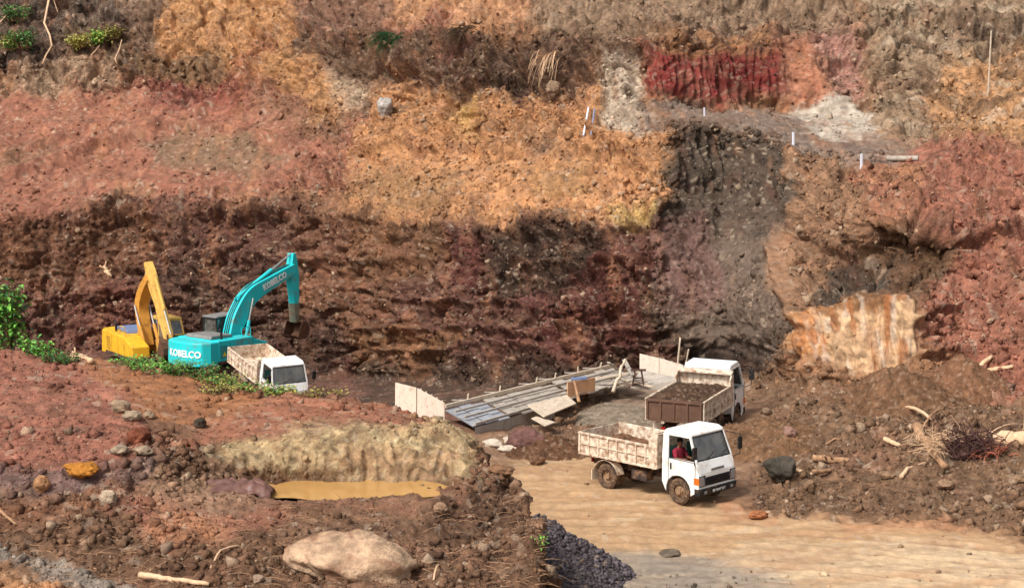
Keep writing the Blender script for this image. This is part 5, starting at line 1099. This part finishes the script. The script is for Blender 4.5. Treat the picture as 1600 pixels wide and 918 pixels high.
vine('pale root arching into the left edge', [(-12,52),(5,36),(20,24),(40,15)], .05); vine('short thin root left of the olive and dry bush', [(186,104),(180,98),(184,86),(192,66)], .05); vine('short root under the brightest plant', [(142,94),(152,84),(160,76)], .04); vine('thin root hanging beside the long pale one', [(84,-10),(86,8),(92,22)], .035)

# ------------------------------------------------------------------ stuff: root mats, twigs, rubble
def scatter(mask_fn, n_):
    """random surface samples weighted by their size in view"""
    W = mask_fn * np.ones_like(PU); ii = RNG.choice(W.size, size=n_, p=(W / W.sum()).ravel()); return ii
vis = (PV > -20) & (PV < 935) & (PU > -30) & (PU < 1630)
Px, Py, Pz = PX.ravel(), PY.ravel(), PZ.ravel(); Nx, Ny, Nz = nx.ravel(), ny.ravel(), nz.ravel(); Cc = col.reshape(-1, 3)
SRC = (Px, Py, Pz, Nx, Ny, Nz, Cc)
def strands(name, ii, L, r, m, droop=1.0, jitter=.5, out=.25):
    vs = []; fs = []
    for i in ii:
        p = Vector((Px[i], Py[i], Pz[i])); nn = Vector((Nx[i], Ny[i], Nz[i])); l_ = L * random.uniform(.4, 1.4)
        d = (nn * out * 2 + Vector((random.uniform(-1, 1) * jitter, random.uniform(-.4, .1), random.uniform(-.2, .4)))).normalized(); sd_ = Vector((1, 0, 0)); b0 = len(vs); K = 4
        for k in range(K + 1):
            q = r * (1 - .18 * k); vs += [tuple(p + Vector((q, 0, 0))), tuple(p + Vector((-q * .5, -q, 0))), tuple(p + Vector((-q * .5, q * .5, q)))]
            d = (d + Vector((random.uniform(-.2, .2), 0, -.45 * droop))).normalized(); p = p + d * l_ / K
        for k in range(K):
            for e in range(3): fs.append((b0 + k*3 + e, b0 + k*3 + (e+1) % 3, b0 + (k+1)*3 + (e+1) % 3, b0 + (k+1)*3 + e))
    me = bpy.data.meshes.new(name); me.from_pydata(vs, [], fs); me.materials.append(m); o = bpy.data.objects.new(name, me); C.objects.link(o); return tag(o, None, None, None, 'stuff')
mat_zone = poly([(540,50),(700,40),(860,60),(1040,30),(1290,20),(1290,60),(1000,90),(930,130),(880,170),(700,150),(560,115)], 12, UU, VV) * ~layerF + .8 * poly([(0,0),(250,0),(240,110),(0,115)], 12, UU, VV) * ~layerF + .5 * poly([(420,20),(560,0),(560,110),(480,120)], 12, UU, VV) * ~layerF
ii = scatter(mat_zone * vis, 2000)
tag(strands('dry_root_mat', ii[:1500], 1.0, .018, M['root'], 1.0, .6), 'dark dry roots hanging in a mat from the upper wall', 'roots')
tag(strands('dry_straw', ii[1500:], .6, .012, M['bark'], 1.0, 1.4), 'pale dry straw hanging from the upper wall', 'straw')
tw = poly([(0,800),(250,820),(460,790),(700,790),(830,770),(860,918),(0,918)], 12, UU, VV) * layerF + .25 * poly([(1180,620),(1600,620),(1600,800),(1180,760)], 12, UU, VV) * ~layerF
ii = scatter(tw * vis, 750)
tag(strands('twig_litter', ii, .40, .008, M['bark'], .35, 1.2, .1), 'fine dry twigs and straw littering the soil', 'twigs')
# rubble: every lump an irregular block, coloured like the soil it came from
def rubble(name, ii, smin, smax, m, power=3.0, gain=(.65, 1.45), pale=.12, src=None):
    Px, Py, Pz, Nx, Ny, Nz, Cc = src or SRC
    n_ = len(ii); base = np.array([(-1,-1,-1),(1,-1,-1),(1,1,-1),(-1,1,-1),(-1,-1,1),(1,-1,1),(1,1,1),(-1,1,1)], float) * .5
    quads = np.array([(0,3,2,1),(4,5,6,7),(0,1,5,4),(1,2,6,5),(2,3,7,6),(3,0,4,7)])
    s_ = smin + (smax - smin) * RNG.random(n_) ** power
    V = base[None] * (1 + RNG.normal(0, .28, (n_, 8, 3))) * (s_[:, None, None]) * RNG.uniform(.6, 1.3, (n_, 1, 3))
    th = RNG.uniform(0, 2 * np.pi, n_); c, sn = np.cos(th), np.sin(th); x = V[..., 0] * c[:, None] - V[..., 1] * sn[:, None]; y = V[..., 0] * sn[:, None] + V[..., 1] * c[:, None]
    ph = RNG.uniform(-.7, .7, n_); c, sn = np.cos(ph), np.sin(ph); z = V[..., 2] * c[:, None] - x * sn[:, None]; x = x * c[:, None] + V[..., 2] * sn[:, None]
    P = np.stack([x + (Px[ii] + Nx[ii] * s_ * .15)[:, None], y + (Py[ii] + Ny[ii] * s_ * .15)[:, None], z + (Pz[ii] + Nz[ii] * s_ * .15)[:, None]], -1)
    g = RNG.uniform(*gain, n_)[:, None]; cc = Cc[ii] * g; pl = RNG.random(n_) < pale; cc[pl] = cc[pl] * .4 + lin((200, 172, 144)) * .6 * RNG.uniform(.7, 1.1, pl.sum())[:, None]
    co = P.reshape(-1, 3); q = (quads[None] + (np.arange(n_) * 8)[:, None, None]).reshape(-1, 4).astype(np.int32)
    me = bpy.data.meshes.new(name); me.vertices.add(len(co)); me.vertices.foreach_set('co', co.astype(np.float32).ravel()); me.loops.add(q.size); me.loops.foreach_set('vertex_index', q.ravel())
    me.polygons.add(len(q)); me.polygons.foreach_set('loop_start', np.arange(0, q.size, 4, dtype=np.int32)); me.update(calc_edges=True)
    ca = me.color_attributes.new('Col', 'FLOAT_COLOR', 'POINT'); cv = np.concatenate([np.repeat(np.clip(cc, .01, .8), 8, 0), np.ones((n_ * 8, 1))], 1).astype(np.float32); ca.data.foreach_set('color', cv.ravel())
    me.materials.append(m); o = bpy.data.objects.new(name, me); C.objects.link(o); tag(o, None, None, None, 'stuff'); return o
calm = 1 - .93 * np.clip(roadm + (smooth > .6) * .8 + pondm + poly([(380,740),(700,735),(700,785),(380,790)], 10, UU, VV) * layerF, 0, 1)
calm = np.where(roadm > .3, .004, calm)
WT = vis * calm * (1 - .98 * cut) * np.where(layerF, 1.3, 1.0)
WT = WT * np.where(layerF, .8, 1.0) * (.15 + sstep(-.1, .35, fbm(PX * .35, PY * .35, PZ * .5 + 2, 3))) * (1 - .8 * smoothF)
WF = WT * layerF; WB = WT * ~layerF
tag(rubble('near_rubble', scatter(WF, 3800), .03, .20, ROCKM, 5.0, (.8, 1.25), .06), 'small broken clods on the near mound')
tag(rubble('loose_rubble', scatter(WB, 9000), .05, .28, ROCKM, 4.0, (.75, 1.3), .08), 'loose clods and small rocks strewn over slopes and debris', 'rubble')
WG_ = vis * np.where(roadm > .3, .012, 1.0) * (1 - .8 * (smooth > .6)) * (1 - .97 * cut) * (1 - pondm) + .8 * vis * poly([(1345,95),(1540,95),(1500,210),(1350,210)], 14, UU, VV) * ~layerF
tag(rubble('fine_grit', scatter(WG_ * ~layerF, 26000), .03, .11, ROCKM, 2.0, (.6, 1.45), .10), 'fine grit and crumbs of soil over the wall and spoil')
tag(rubble('soil_crumbs', scatter(WG_ * layerF, 9000), .015, .055, ROCKM, 2.0, (.7, 1.35), .05), 'fine crumbs of soil over the near mound')
gh = bpy.data.objects['gravel_heap']; gv = np.array([tuple(gh.location + v.co) for v in gh.data.vertices]); gn = np.zeros_like(gv); gn[:, 2] = 1
gs = (gv[:, 0], gv[:, 1], gv[:, 2], gn[:, 0], gn[:, 1], gn[:, 2], np.tile(lin((112, 102, 106)) * .8, (len(gv), 1)))
tag(rubble('loose_gravel', RNG.integers(0, len(gv), 7000), .03, .10, ROCKM, 2.0, (.5, 1.6), .06, gs), 'grey gravel covering the dark heap')
